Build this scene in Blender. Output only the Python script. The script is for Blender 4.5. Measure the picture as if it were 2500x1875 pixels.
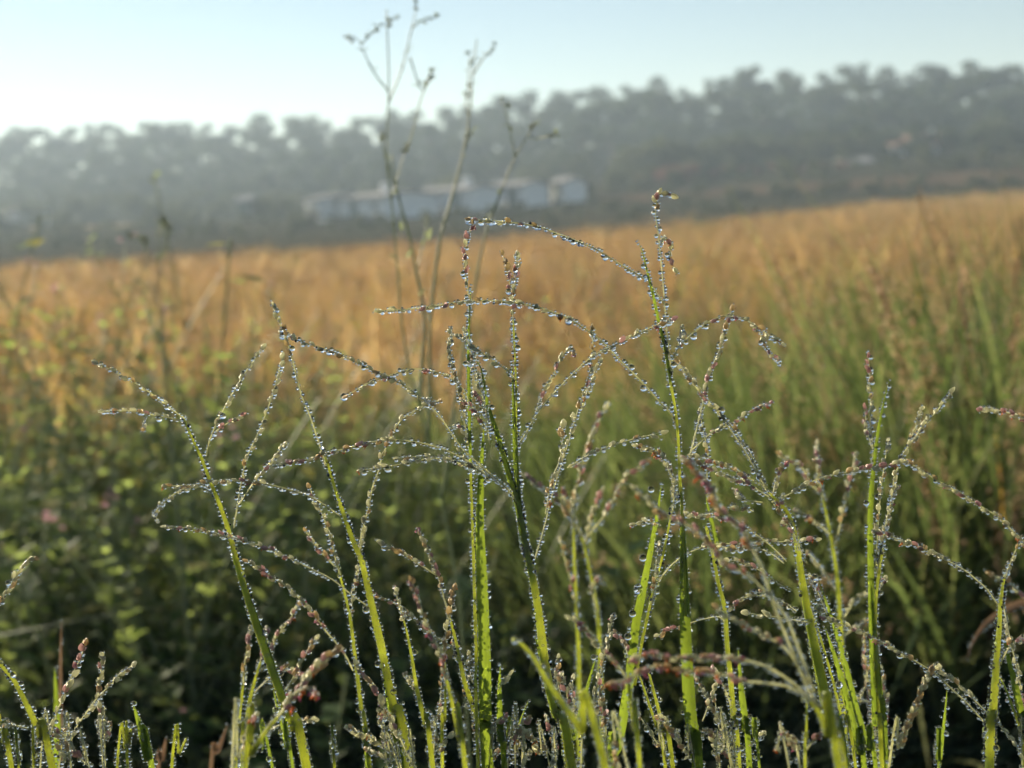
import bpy, math, random
import numpy as np
from mathutils import Vector, Matrix, Quaternion

for o in list(bpy.data.objects):
    bpy.data.objects.remove(o)
random.seed(11)
rng = np.random.default_rng(11)
SC = bpy.context.scene
COL = SC.collection

# ------------------------------------------------------------------ camera
CAM = np.array((0.0, 0.0, 1.25))
PITCH, ROLL, LENS = math.radians(7.24), math.radians(3.0), 48.0
FP = 2500 * LENS / 36.0                      # focal length in photo pixels
FWD = np.array((0, math.cos(PITCH), -math.sin(PITCH)))
UP0 = np.array((0, math.sin(PITCH), math.cos(PITCH)))
R0 = np.array((1.0, 0, 0))
RGT = math.cos(ROLL) * R0 - math.sin(ROLL) * UP0
UPV = math.cos(ROLL) * UP0 + math.sin(ROLL) * R0
camd = bpy.data.cameras.new('camera')
cam = bpy.data.objects.new('camera', camd)
COL.objects.link(cam)
cam.matrix_world = Matrix(((RGT[0], UPV[0], -FWD[0], CAM[0]), (RGT[1], UPV[1], -FWD[1], CAM[1]),
                           (RGT[2], UPV[2], -FWD[2], CAM[2]), (0, 0, 0, 1)))
camd.lens = LENS
camd.sensor_width = 36
camd.clip_start = 0.02
camd.clip_end = 3000
camd.dof.use_dof = True
camd.dof.focus_distance = 0.55
camd.dof.aperture_fstop = 11.0
SC.camera = cam

# ------------------------------------------------------------------ light
SUN_EL, SUN_AZ = 20.0, -45.0                 # azimuth from +Y, negative = left of the view
w = bpy.data.worlds.new('World')
SC.world = w
w.use_nodes = True
nt = w.node_tree
sky = nt.nodes.new('ShaderNodeTexSky')
sky.sky_type = 'NISHITA'
sky.sun_disc = False
sky.sun_elevation = math.radians(SUN_EL)
sky.sun_rotation = math.radians(SUN_AZ)
sky.air_density = 0.95
sky.dust_density = 0.02
sky.ozone_density = 0.1
nt.links.new(sky.outputs[0], nt.nodes['Background'].inputs[0])
nt.nodes['Background'].inputs[1].default_value = 0.05
sd = bpy.data.lights.new('sun', 'SUN')
sd.energy = 5.0
sd.angle = math.radians(0.5)
sd.color = (1.0, 0.86, 0.66)
sun = bpy.data.objects.new('sun', sd)
COL.objects.link(sun)
sv = Vector((math.sin(math.radians(SUN_AZ)) * math.cos(math.radians(SUN_EL)),
             math.cos(math.radians(SUN_AZ)) * math.cos(math.radians(SUN_EL)), math.sin(math.radians(SUN_EL))))
sun.rotation_euler = sv.to_track_quat('Z', 'Y').to_euler()
sun.location = (-20, 20, 30)
vs = SC.view_settings
vs.view_transform = 'Standard'
vs.look = 'None'
vs.exposure = 1.26
vs.gamma = 1.0
vs.use_curve_mapping = False
cy = SC.cycles
cy.use_denoising = True
cy.use_adaptive_sampling = True
cy.adaptive_threshold = 0.03
cy.max_bounces = 8
cy.diffuse_bounces = 2
cy.glossy_bounces = 3
cy.transmission_bounces = 6
cy.transparent_max_bounces = 8
cy.volume_bounces = 0
cy.caustics_reflective = False
cy.caustics_refractive = True
cy.sample_clamp_indirect = 20.0
cy.blur_glossy = 0.3

# ------------------------------------------------------------------ helpers
def P(u, v, d):
    """point seen at photo pixel (u, v) at depth d metres"""
    return CAM + d * (FWD + (u - 1250.0) / FP * RGT - (v - 937.5) / FP * UPV)

def sstep(a, b, x):
    t = np.clip((np.asarray(x, float) - a) / (b - a), 0, 1)
    return t * t * (3 - 2 * t)

def edge_y(x):
    return np.interp(x, [-60, -12, 0, 7, 21, 33, 60], [31, 31, 33, 43, 76, 88, 98])

def gz(x, y):
    x = np.asarray(x, float); y = np.asarray(y, float)
    z = 0.5 - 0.68 * sstep(0.85, 1.9, y) + 0.18 * sstep(2.5, 3.6, y)
    z = z + 2.0 * sstep(70, 150, y)
    z = z + sstep(-15, 45, x) * 3.6 * sstep(95, 165, y)
    z = z + (7.0 - 1.5 * sstep(-30, 60, x)) * sstep(150, 250, y)
    z = z + 0.03 * np.sin(x * 0.9 + y * 0.7) * sstep(1.2, 3, y)
    z = z + 0.5 * np.sin(x * 0.08 + 1) * sstep(120, 180, y)
    return z

def mesh_np(name, verts, faces, mats, smooth=True, uv=None, midx=None):
    me = bpy.data.meshes.new(name)
    verts = np.asarray(verts, np.float32)
    if isinstance(faces, np.ndarray):
        nf, k = faces.shape
        me.vertices.add(len(verts))
        me.vertices.foreach_set('co', verts.ravel())
        me.loops.add(nf * k)
        me.loops.foreach_set('vertex_index', faces.astype(np.int32).ravel())
        me.polygons.add(nf)
        me.polygons.foreach_set('loop_start', np.arange(0, nf * k, k, dtype=np.int32))
        me.polygons.foreach_set('loop_total', np.full(nf, k, np.int32))
        me.update(calc_edges=True)
    else:
        me.from_pydata(verts.tolist(), [], faces)
    if uv is not None:
        li = np.empty(len(me.loops), np.int32)
        me.loops.foreach_get('vertex_index', li)
        lay = me.uv_layers.new(name='UVMap')
        lay.data.foreach_set('uv', np.asarray(uv, np.float32)[li].ravel())
    for m in (mats if isinstance(mats, (list, tuple)) else [mats]):
        me.materials.append(m)
    if midx is not None:
        me.polygons.foreach_set('material_index', np.asarray(midx, np.int32))
    if smooth:
        me.polygons.foreach_set('use_smooth', np.ones(len(me.polygons), bool))
    me.update()
    return me

def link(name, me, parent=None, loc=None):
    o = bpy.data.objects.new(name, me)
    COL.objects.link(o)
    if parent is not None:
        o.parent = parent
    if loc is not None:
        o.location = loc
    return o

def thing(name, label, cat, loc, group=None):
    o = bpy.data.objects.new(name, None)
    o.empty_display_size = 0.05
    COL.objects.link(o)
    o.location = loc
    o['label'] = label
    o['category'] = cat
    if group:
        o['group'] = group
    return o

def tag(o, label, cat=None, group=None, kind=None):
    o['label'] = label
    if cat: o['category'] = cat
    if group: o['group'] = group
    if kind: o['kind'] = kind
    return o

def smooth_line(pts, step):
    """Catmull-Rom through 3-D points, resampled about every `step`"""
    p = np.asarray(pts, float)
    if len(p) == 2:
        p = np.array([p[0], (p[0] + p[1]) / 2, p[1]])
    q = np.vstack([2 * p[0] - p[1], p, 2 * p[-1] - p[-2]])
    out = []
    for i in range(1, len(q) - 2):
        a, b, c, d = q[i - 1], q[i], q[i + 1], q[i + 2]
        n = max(2, int(np.linalg.norm(c - b) / (step * 0.5)))
        t = np.linspace(0, 1, n, endpoint=False)[:, None]
        out.append(0.5 * ((2 * b) + (c - a) * t + (2 * a - 5 * b + 4 * c - d) * t ** 2 + (3 * b - a - 3 * c + d) * t ** 3))
    out.append(p[-1][None])
    c = np.vstack(out)
    s = np.concatenate([[0], np.cumsum(np.linalg.norm(np.diff(c, axis=0), axis=1))])
    n = max(3, int(s[-1] / step) + 1)
    ss = np.linspace(0, s[-1], n)
    return np.stack([np.interp(ss, s, c[:, k]) for k in range(3)], 1), s[-1]

def frames(c):
    t = np.gradient(c, axis=0)
    t /= np.linalg.norm(t, axis=1)[:, None] + 1e-12
    n = np.cross(t, FWD)
    n /= np.linalg.norm(n, axis=1)[:, None] + 1e-12
    b = np.cross(t, n)
    return t, n, b

class Bag:
    """collects pieces of ONE object"""
    def __init__(s):
        s.v, s.f, s.uv, s.m, s.n = [], [], [], [], 0
    def add(s, v, f, uv=None, m=0):
        s.v.append(np.asarray(v, float))
        s.f += [tuple(int(i) + s.n for i in q) for q in f]
        s.uv.append(np.zeros((len(v), 2)) if uv is None else uv)
        s.m += [m] * len(f)
        s.n += len(v)
    def mesh(s, name, mats, smooth=True):
        return mesh_np(name, np.vstack(s.v), s.f, mats, smooth, np.vstack(s.uv), s.m)

def tube(c, r, k=6, cap=True):
    c = np.asarray(c, float)
    r = np.broadcast_to(np.asarray(r, float), (len(c),))
    t, n, b = frames(c)
    a = np.arange(k) * 2 * math.pi / k
    ring = np.cos(a)[None, :, None] * n[:, None, :] + np.sin(a)[None, :, None] * b[:, None, :]
    v = (c[:, None, :] + ring * r[:, None, None]).reshape(-1, 3)
    f = []
    for i in range(len(c) - 1):
        for j in range(k):
            j2 = (j + 1) % k
            f.append((i * k + j, i * k + j2, (i + 1) * k + j2, (i + 1) * k + j))
    if cap:
        f.append(tuple(range(k - 1, -1, -1)))
        f.append(tuple((len(c) - 1) * k + j for j in range(k)))
    s = np.concatenate([[0], np.cumsum(np.linalg.norm(np.diff(c, axis=0), axis=1))])
    uv = np.stack([np.tile(np.arange(k) / k, len(c)), np.repeat(s * 20, k)], 1)
    return v, f, uv

def ribbon(c, wid, twist=0.3, fold=0.35, twist_end=None, across=4, wvec=None):
    """leaf blade: V-folded strip along c, full width wid (array)"""
    c = np.asarray(c, float)
    t, n, b = frames(c)
    if wvec is not None:
        n = np.cross(t, np.cross(wvec, t)); n /= np.linalg.norm(n, axis=1)[:, None] + 1e-9
        b = np.cross(t, n)
    te = twist if twist_end is None else twist_end
    a = np.linspace(twist, te, len(c))[:, None]
    wv = np.cos(a) * n + np.sin(a) * b
    nv = -np.sin(a) * n + np.cos(a) * b
    us = np.linspace(-1, 1, across + 1)
    h = np.asarray(wid, float)[:, None, None] / 2
    v = c[:, None, :] + h * (us[None, :, None] * wv[:, None, :] + (np.abs(us)[None, :, None] * fold) * nv[:, None, :])
    k = across + 1
    f = []
    for i in range(len(c) - 1):
        for j in range(across):
            f.append((i * k + j, i * k + j + 1, (i + 1) * k + j + 1, (i + 1) * k + j))
    s = np.concatenate([[0], np.cumsum(np.linalg.norm(np.diff(c, axis=0), axis=1))])
    uv = np.stack([np.tile((us + 1) / 2, len(c)), np.repeat(s * 20, k)], 1)
    return v.reshape(-1, 3), f, uv

def ico(sub):
    import bmesh
    bm = bmesh.new()
    bmesh.ops.create_icosphere(bm, subdivisions=sub, radius=1)
    v = np.array([x.co[:] for x in bm.verts])
    f = np.array([[q.index for q in x.verts] for x in bm.faces])
    bm.free()
    return v, f
ICO1, ICO2, ICO3 = ico(1), ico(2), ico(3)

# ------------------------------------------------------------------ materials
def newmat(name):
    m = bpy.data.materials.new(name)
    m.use_nodes = True
    n = m.node_tree
    return m, n, n.nodes['Principled BSDF'], n.nodes['Material Output']

def ramp(n, cols, pos):
    r = n.nodes.new('ShaderNodeValToRGB')
    e = r.color_ramp.elements
    while len(e) < len(cols):
        e.new(0.5)
    for i, (c, p) in enumerate(zip(cols, pos)):
        e[i].position = p
        e[i].color = (*c, 1)
    return r

def foliage(name, cols, trans, tmix=0.5, scale=40.0, rough=0.45, veins=False, rnd=0.0, spec=0.4, coord='Object'):
    """leaf matter: reflects cols, lets light through tinted trans"""
    m, n, bs, out = newmat(name)
    tc = n.nodes.new('ShaderNodeTexCoord')
    no = n.nodes.new('ShaderNodeTexNoise')
    no.inputs['Scale'].default_value = scale
    no.inputs['Detail'].default_value = 4
    n.links.new(tc.outputs[coord], no.inputs['Vector'])
    fac = no.outputs['Fac']
    if rnd > 0:
        oi = n.nodes.new('ShaderNodeObjectInfo')
        mx = n.nodes.new('ShaderNodeMix')
        mx.inputs[0].default_value = rnd
        n.links.new(fac, mx.inputs[2])
        n.links.new(oi.outputs['Random'], mx.inputs[3])
        fac = mx.outputs[0]
    k = len(cols)
    r = ramp(n, cols, [0.3 + 0.4 * i / max(1, k - 1) for i in range(k)])
    n.links.new(fac, r.inputs[0])
    bs.inputs['Roughness'].default_value = rough
    bs.inputs['Specular IOR Level'].default_value = spec
    n.links.new(r.outputs[0], bs.inputs['Base Color'])
    tr = n.nodes.new('ShaderNodeBsdfTranslucent')
    r2 = ramp(n, [tuple(min(1, x * s) for x in trans) for s in (0.75, 1.2)], [0.3, 0.7])
    n.links.new(fac, r2.inputs[0])
    tcol = r2.outputs[0]
    if veins:
        uvx = n.nodes.new('ShaderNodeSeparateXYZ')
        n.links.new(tc.outputs['UV'], uvx.inputs[0])
        sn = n.nodes.new('ShaderNodeMath'); sn.operation = 'MULTIPLY'; sn.inputs[1].default_value = 60
        n.links.new(uvx.outputs[0], sn.inputs[0])
        s2 = n.nodes.new('ShaderNodeMath'); s2.operation = 'SINE'
        n.links.new(sn.outputs[0], s2.inputs[0])
        s3 = n.nodes.new('ShaderNodeMath'); s3.operation = 'MULTIPLY_ADD'; s3.inputs[1].default_value = 0.2; s3.inputs[2].default_value = 0.85
        n.links.new(s2.outputs[0], s3.inputs[0])
        vm = n.nodes.new('ShaderNodeVectorMath'); vm.operation = 'SCALE'
        n.links.new(tcol, vm.inputs[0]); n.links.new(s3.outputs[0], vm.inputs['Scale'])
        tcol = vm.outputs[0]
        bp = n.nodes.new('ShaderNodeBump'); bp.inputs['Strength'].default_value = 0.25; bp.inputs['Distance'].default_value = 0.0003
        n.links.new(s2.outputs[0], bp.inputs['Height'])
        n.links.new(bp.outputs[0], bs.inputs['Normal'])
    n.links.new(tcol, tr.inputs[0])
    mix = n.nodes.new('ShaderNodeMixShader')
    mix.inputs[0].default_value = tmix
    n.links.new(bs.outputs[0], mix.inputs[1])
    n.links.new(tr.outputs[0], mix.inputs[2])
    n.links.new(mix.outputs[0], out.inputs[0])
    return m

def plain(name, cols, scale=3.0, rough=0.8, bump=0.0, coord='Object'):
    m, n, bs, out = newmat(name)
    tc = n.nodes.new('ShaderNodeTexCoord')
    no = n.nodes.new('ShaderNodeTexNoise')
    no.inputs['Scale'].default_value = scale
    no.inputs['Detail'].default_value = 6
    n.links.new(tc.outputs[coord], no.inputs['Vector'])
    r = ramp(n, cols, [0.32 + 0.36 * i / max(1, len(cols) - 1) for i in range(len(cols))])
    n.links.new(no.outputs['Fac'], r.inputs[0])
    n.links.new(r.outputs[0], bs.inputs['Base Color'])
    bs.inputs['Roughness'].default_value = rough
    bs.inputs['Specular IOR Level'].default_value = 0.0 if rough > .75 else .4
    if bump:
        bp = n.nodes.new('ShaderNodeBump')
        bp.inputs['Strength'].default_value = bump
        n.links.new(no.outputs['Fac'], bp.inputs['Height'])
        n.links.new(bp.outputs[0], bs.inputs['Normal'])
    return m

M = {}
M['stem'] = foliage('stem_green', [(0.11, 0.17, 0.04), (0.17, 0.22, 0.07)], (0.80, 0.85, 0.22), 0.62, 120, 0.4)
M['branch'] = foliage('branch_grey_green', [(0.30, 0.33, 0.20), (0.42, 0.43, 0.31), (0.38, 0.34, 0.29)], (0.82, 0.82, 0.52), 0.64, 90, 0.45)
M['leaf'] = foliage('leaf_green', [(0.07, 0.13, 0.02), (0.11, 0.18, 0.03)], (0.22, 0.30, 0.025), 0.58, 60, 0.38, veins=True)
M['sp_green'] = foliage('spikelet_green', [(0.38, 0.40, 0.26), (0.54, 0.53, 0.38)], (0.92, 0.88, 0.62), 0.66, 300, 0.35)
M['sp_purple'] = foliage('spikelet_purple', [(0.22, 0.12, 0.13), (0.40, 0.27, 0.25)], (0.95, 0.64, 0.58), 0.58, 300, 0.28)
M['sp_gold'] = foliage('spikelet_gold', [(0.27, 0.19, 0.10), (0.42, 0.33, 0.20)], (0.95, 0.74, 0.46), 0.58, 300, 0.35)
M['anther'] = foliage('anther_orange', [(0.50, 0.15, 0.03), (0.6, 0.24, 0.06)], (0.9, 0.32, 0.06), 0.45, 300, 0.5)
M['stigma'] = foliage('stigma_pink', [(0.42, 0.12, 0.22), (0.5, 0.2, 0.28)], (0.85, 0.35, 0.45), 0.45, 300, 0.6)
M['dry'] = foliage('dry_leaf', [(0.14, 0.085, 0.045), (0.22, 0.14, 0.08)], (0.26, 0.16, 0.09), 0.25, 60, 0.6)
m, n, bs, out = newmat('water')
bs.inputs['Base Color'].default_value = (1, 1, 1, 1)
bs.inputs['Transmission Weight'].default_value = 1.0
bs.inputs['IOR'].default_value = 1.33
bs.inputs['Roughness'].default_value = 0.06
M['water'] = m
m, n, bs, out = newmat('fine_dew')
bs.inputs['Base Color'].default_value = (1, 1, 1, 1)
bs.inputs['Transmission Weight'].default_value = 1.0
bs.inputs['IOR'].default_value = 1.33
bs.inputs['Roughness'].default_value = 0.05
M['fine_dew'] = m

M['rice_leaf'] = foliage('rice_leaf_gold', [(0.24, 0.17, 0.07), (0.42, 0.31, 0.14), (0.30, 0.19, 0.07)], (0.74, 0.53, 0.22), 0.55, 3, 0.5, rnd=0.85)
M['rice_green'] = foliage('rice_leaf_green', [(0.08, 0.12, 0.05), (0.13, 0.16, 0.06), (0.22, 0.20, 0.09)], (0.32, 0.38, 0.12), 0.45, 3, 0.55, rnd=0.6, spec=.15)
M['rice_yellow'] = foliage('rice_leaf_yellow', [(0.42, 0.25, 0.05), (0.50, 0.32, 0.08)], (0.85, 0.52, 0.10), 0.5, 3, 0.55, rnd=0.5, spec=.2)
M['rice_brown'] = foliage('rice_leaf_brown', [(0.12, 0.075, 0.04), (0.20, 0.12, 0.06)], (0.30, 0.17, 0.08), 0.35, 3, 0.6, rnd=0.5, spec=.15)
M['grain'] = foliage('rice_grain', [(0.46, 0.33, 0.19), (0.64, 0.48, 0.30)], (0.82, 0.60, 0.36), 0.4, 5, 0.5, rnd=0.7)
M['weed_leaf'] = foliage('weed_leaf', [(0.035, 0.08, 0.035), (0.06, 0.115, 0.045), (0.10, 0.14, 0.06)], (0.48, 0.60, 0.16), 0.6, 6, 0.6, rnd=0.5, spec=.15)
M['weed_yellow'] = foliage('weed_leaf_yellow', [(0.20, 0.20, 0.05), (0.30, 0.24, 0.07)], (0.55, 0.52, 0.14), 0.5, 6, 0.6, rnd=0.5, spec=.15)
M['weed_stem'] = foliage('weed_stem', [(0.15, 0.20, 0.11), (0.22, 0.24, 0.15)], (0.34, 0.40, 0.20), 0.35, 30, 0.5)
M['weed_flower'] = foliage('weed_flower', [(0.55, 0.32, 0.38), (0.62, 0.45, 0.48)], (0.8, 0.5, 0.55), 0.45, 20, 0.6)
M['grass_green'] = foliage('wild_grass', [(0.03, 0.07, 0.025), (0.05, 0.095, 0.035), (0.08, 0.11, 0.045)], (0.16, 0.22, 0.06), 0.42, 4, 0.55, rnd=0.6, spec=.15)
M['grass_shaded'] = foliage('painted_shade_grass', [(0.015, 0.032, 0.022), (0.026, 0.046, 0.028)], (0.035, 0.06, 0.03), 0.25, 4, 0.7, rnd=0.5, spec=.08)  # darker copy of the wild grass, ditch shade painted into its green
M['pine'] = foliage('pine_needles', [(0.030, 0.048, 0.018), (0.05, 0.07, 0.026)], (0.06, 0.10, 0.02), 0.25, 0.6, 0.7, rnd=0.4)
M['shrub'] = foliage('shrub_leaves', [(0.04, 0.055, 0.022), (0.07, 0.075, 0.03)], (0.10, 0.12, 0.03), 0.25, 0.7, 0.7, rnd=0.4)
M['red_shrub'] = foliage('autumn_shrub', [(0.11, 0.06, 0.04), (0.17, 0.09, 0.06)], (0.25, 0.10, 0.06), 0.25, 0.8, 0.7, rnd=0.5)
M['bark'] = plain('bark', [(0.10, 0.065, 0.045), (0.20, 0.13, 0.09)], 8, 0.9, 0.5)
M['soil'] = plain('soil_and_litter', [(0.03, 0.028, 0.016), (0.055, 0.05, 0.03), (0.035, 0.045, 0.02)], 2.2, 0.95, 0.4)
M['terrace'] = plain('terrace_earth', [(0.07, 0.05, 0.03), (0.13, 0.09, 0.055)], .3, 0.95, 0.2)
M['dry_field'] = plain('stubble', [(0.26, 0.18, 0.08), (0.36, 0.25, 0.12)], 0.4, 0.95, 0.2)
M['white'] = plain('limewash', [(0.74, 0.74, 0.72), (0.82, 0.81, 0.78)], 1.2, 0.85, 0.05)
M['tile'] = plain('roof_tiles', [(0.30, 0.16, 0.11), (0.40, 0.24, 0.17)], 2.5, 0.85, 0.2)
M['glass'] = plain('dark_window', [(0.03, 0.035, 0.04), (0.05, 0.055, 0.06)], 1, 0.15)
M['wood'] = plain('painted_wood', [(0.10, 0.14, 0.12), (0.14, 0.18, 0.15)], 4, 0.6)
M['cement'] = plain('grey_render', [(0.22, 0.22, 0.22), (0.3, 0.3, 0.29)], 1.5, 0.9)

# ================================================================== SETTING
# ---- ground: one sheet
def axis(lo, hi, fine, n):
    t = np.linspace(-1, 1, n)
    return np.sign(t) * (np.sinh(np.abs(t) * fine) / math.sinh(fine)) * (hi - lo) / 2 + (hi + lo) / 2
xs = axis(-600, 600, 7.0, 141)
ys = np.unique(np.concatenate([np.linspace(-600, -6, 10), np.linspace(-5, 6, 78), np.geomspace(6.2, 300, 90), np.linspace(330, 600, 6)]))
gx, gy = np.meshgrid(xs, ys)
gv = np.stack([gx, gy, gz(gx, gy)], -1).reshape(-1, 3)
nx = len(xs)
gf = np.array([(j * nx + i, j * nx + i + 1, (j + 1) * nx + i + 1, (j + 1) * nx + i)
               for j in range(len(ys) - 1) for i in range(nx - 1)])
g = link('ground', mesh_np('ground', gv, gf, M['soil']))
g['kind'] = 'structure'; g['label'] = 'soil of the bank, ditch, field and far slope'

# ---- far stubble strip at the left, laid over the slope
def patch(name, mat, x0, x1, y0, y1, label, n=24, lift=0.05):
    px, py = np.meshgrid(np.linspace(x0, x1, n), np.linspace(y0, y1, 8))
    py = py + 1.5 * np.sin(px * 0.13)
    v = np.stack([px, py, gz(px, py) + lift], -1).reshape(-1, 3)
    f = np.array([(j * n + i, j * n + i + 1, (j + 1) * n + i + 1, (j + 1) * n + i) for j in range(7) for i in range(n - 1)])
    o = link(name, mesh_np(name, v, f, mat))
    o['kind'] = 'structure'; o['label'] = label
patch('far_field', M['dry_field'], -110, -33, 128, 150, 'dry golden field strip beyond the rice at the far left')
patch('terrace_ground', M['terrace'], 8, 60, 112, 122, 'low brown terrace below the dark hedge')

# ---- scatter: many alike plants of one mass, as ONE stuff object
def scatter(name, pts, rot, tilt, scl, var, protos, label, realize=False):
    me = bpy.data.meshes.new(name)
    me.vertices.add(len(pts))
    me.vertices.foreach_set('co', np.asarray(pts, np.float32).ravel())
    for an, dat, ty in (('rot', rot, 'FLOAT'), ('tilt', tilt, 'FLOAT'), ('scl', scl, 'FLOAT'), ('var', var, 'INT')):
        a = me.attributes.new(an, ty, 'POINT')
        a.data.foreach_set('value', np.asarray(dat, np.int32 if ty == 'INT' else np.float32))
    coll = bpy.data.collections.new(name + '_kinds')
    for k, pm in enumerate(protos):
        coll.objects.link(bpy.data.objects.new('%s_kind_%02d' % (name, k), pm))
    ng = bpy.data.node_groups.new(name, 'GeometryNodeTree')
    ng.interface.new_socket('Geometry', in_out='INPUT', socket_type='NodeSocketGeometry')
    ng.interface.new_socket('Geometry', in_out='OUTPUT', socket_type='NodeSocketGeometry')
    N = ng.nodes
    gi, go = N.new('NodeGroupInput'), N.new('NodeGroupOutput')
    ci = N.new('GeometryNodeCollectionInfo')
    ci.inputs['Collection'].default_value = coll
    ci.inputs['Separate Children'].default_value = True
    ci.inputs['Reset Children'].default_value = True
    io = N.new('GeometryNodeInstanceOnPoints')
    io.inputs['Pick Instance'].default_value = True
    def attr(nm, ty):
        a = N.new('GeometryNodeInputNamedAttribute'); a.data_type = ty
        a.inputs['Name'].default_value = nm
        return a.outputs[0]
    cx = N.new('ShaderNodeCombineXYZ')
    L = ng.links.new
    L(attr('tilt', 'FLOAT'), cx.inputs[0]); L(attr('rot', 'FLOAT'), cx.inputs[2])
    L(gi.outputs[0], io.inputs['Points']); L(ci.outputs[0], io.inputs['Instance'])
    L(attr('var', 'INT'), io.inputs['Instance Index'])
    L(cx.outputs[0], io.inputs['Rotation']); L(attr('scl', 'FLOAT'), io.inputs['Scale'])
    if realize:
        rz = N.new('GeometryNodeRealizeInstances')
        L(io.outputs[0], rz.inputs[0]); L(rz.outputs[0], go.inputs[0])
    else:
        L(io.outputs[0], go.inputs[0])
    o = link(name, me)
    o.modifiers.new('scatter', 'NODES').node_group = ng
    o['kind'] = 'stuff'; o['label'] = label
    return o

Z = np.array((0, 0, 1.0))
def arc(base, az, h, lean, droop, n=6):
    """curve rising from base, leaning out along az and drooping at the end"""
    d = np.array((math.cos(az), math.sin(az), 0))
    t = np.linspace(0, 1, n)
    out = lean * t ** 1.6 + droop * 0.6 * t ** 3
    up = h * (t - 0.5 * droop * t ** 3.2)
    return np.asarray(base)[None] + out[:, None] * h * d[None] + up[:, None] * Z[None]

def blade_geo(base, az, h, lean, droop, wid, n=6, twist=None):
    c = arc(base, az, h, lean, droop, n)
    t = np.linspace(0, 1, n)
    wd = wid * np.clip(1.15 * (1 - t ** 2.2), 0.04, 1) * np.clip(0.55 + 1.5 * t, 0, 1)
    side = np.array((-math.sin(az), math.cos(az), 0.0))
    return ribbon(c, wd, random.uniform(-0.5, 0.5) if twist is None else twist, 0.3, None, 2, side)

def grain_geo(p, d, ln, wd):
    d = d / (np.linalg.norm(d) + 1e-9)
    a = np.cross(d, (0.3, 0.2, 0.9)); a /= np.linalg.norm(a) + 1e-9
    b = np.cross(d, a)
    m = p + d * ln * 0.45
    v = [p, m + a * wd, m + b * wd, m - a * wd, m - b * wd, p + d * ln]
    return np.array(v), [(0, 2, 1), (0, 3, 2), (0, 4, 3), (0, 1, 4), (5, 1, 2), (5, 2, 3), (5, 3, 4), (5, 4, 1)]

def rice_clump(seed, nb, npan, leafm, light=False):
    random.seed(seed)
    b = Bag()
    for i in range(nb):
        az = random.uniform(0, 6.283); r = random.uniform(0, 0.07)
        v, f, uv = blade_geo((r * math.cos(az), r * math.sin(az), 0), az + random.uniform(-.5, .5), random.uniform(0.5, 0.82),
                             random.uniform(0.08, 0.4), random.uniform(0, 0.7), random.uniform(0.007, 0.012) * (1.6 if light else 1), 4 if light else 6)
        b.add(v, f, uv, 0)
    for i in range(npan):
        az = random.uniform(0, 6.283); r = random.uniform(0, 0.05)
        c = arc((r * math.cos(az), r * math.sin(az), 0), az, random.uniform(0.72, 0.92), random.uniform(0.1, 0.22), random.uniform(0.35, 0.75), 10)
        v, f, uv = tube(c, 0.0014, 3, False)
        b.add(v, f, uv, 0)
        for k in range(14 if light else 34):
            t = random.uniform(0.62, 1.0) * 9
            j = min(8, int(t)); q = c[j] + (c[j + 1] - c[j]) * (t - j)
            d = (c[j + 1] - c[j]); d = d / np.linalg.norm(d) + np.array([random.gauss(0, .45) for _ in range(3)]) - Z * 0.25
            q = q + np.array([random.gauss(0, .007) for _ in range(3)])
            v, f = grain_geo(q, d, 0.0085 * (1.6 if light else 1), 0.0022 * (1.8 if light else 1))
            b.add(v, f, None, 1)
    return b.mesh('rice_clump', [leafm, M['grain']])
rice_protos = [rice_clump(1, 13, 8, M['rice_leaf']), rice_clump(2, 12, 9, M['rice_leaf']), rice_clump(3, 14, 7, M['rice_leaf']),
               rice_clump(4, 16, 6, M['rice_green']), rice_clump(5, 17, 4, M['rice_green']),
               rice_clump(6, 8, 9, M['rice_leaf'], True), rice_clump(7, 9, 8, M['rice_leaf'], True), rice_clump(8, 9, 7, M['rice_green'], True),
               rice_clump(9, 12, 5, M['rice_yellow']), rice_clump(10, 13, 5, M['rice_brown'])]
pts, var, scl = [], [], []
def in_view(x, y, pad):
    return abs(x) < 0.40 * y + pad
y = 4.1
while y < 96:
    sp = 0.19 if y < 8 else 0.19 + (y - 8) * 0.009
    x = -0.42 * y - (4.0 if y < 9 else 1.4) + random.uniform(0, sp)
    while x < 0.42 * y + 1.4:
        jx, jy = x + random.gauss(0, sp * .22), y + random.gauss(0, sp * .22)
        near = 4.1 + 0.55 * sstep(0.0, 2.2, jx) * 1.6 + 0.25 * math.sin(jx * 2.1)
        if near < jy < float(edge_y(jx)) + 0.4 * math.sin(jx * 1.7):
            pts.append((jx, jy, float(gz(jx, jy)) - 0.01))
            gr = 0.5 * math.exp(-(jy - 4.0) / 2.0) + 0.10 + (0.18 if jx > 0.12 * jy else 0)
            gr += .22 * sstep(.2, .9, math.sin(jx * .9 + 2) * math.sin(jy * .55) + .35 * math.sin(jx * 2.3 + jy))
            var.append(random.choice([3, 4]) if random.random() < gr else random.choice([0, 1, 2]))
            if random.random() < .16:
                pts.pop(); var.pop(); x += sp; continue
            if jy <= 14 and random.random() < .26 + .4 * float(sstep(.1, .8, math.sin(jx * 1.3 + 4) * math.sin(jy * .8 + 2))):
                var[-1] = random.choice([8, 9, 9])
            if jy > 14:
                var[-1] = 7 if var[-1] > 2 and random.random() < .6 else random.choice([5, 6])
            scl.append(random.gauss(1, .12) * (1.0 if y < 15 else 1 + (y - 15) * 0.004) * (0.92 + 0.09 * math.sin(jx * .9 + .5) * math.sin(jy * .6 + 1) + .05 * math.sin(jx * 2.7) * math.sin(jy * 1.9)))
        x += sp
    y += sp
k = len(pts)
print('rice clumps', k)
scatter('rice_field', pts, rng.uniform(0, 6.28, k), rng.normal(0, .07, k), scl, var, rice_protos,
        'ripe golden rice filling the field behind the wet grass')

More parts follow.
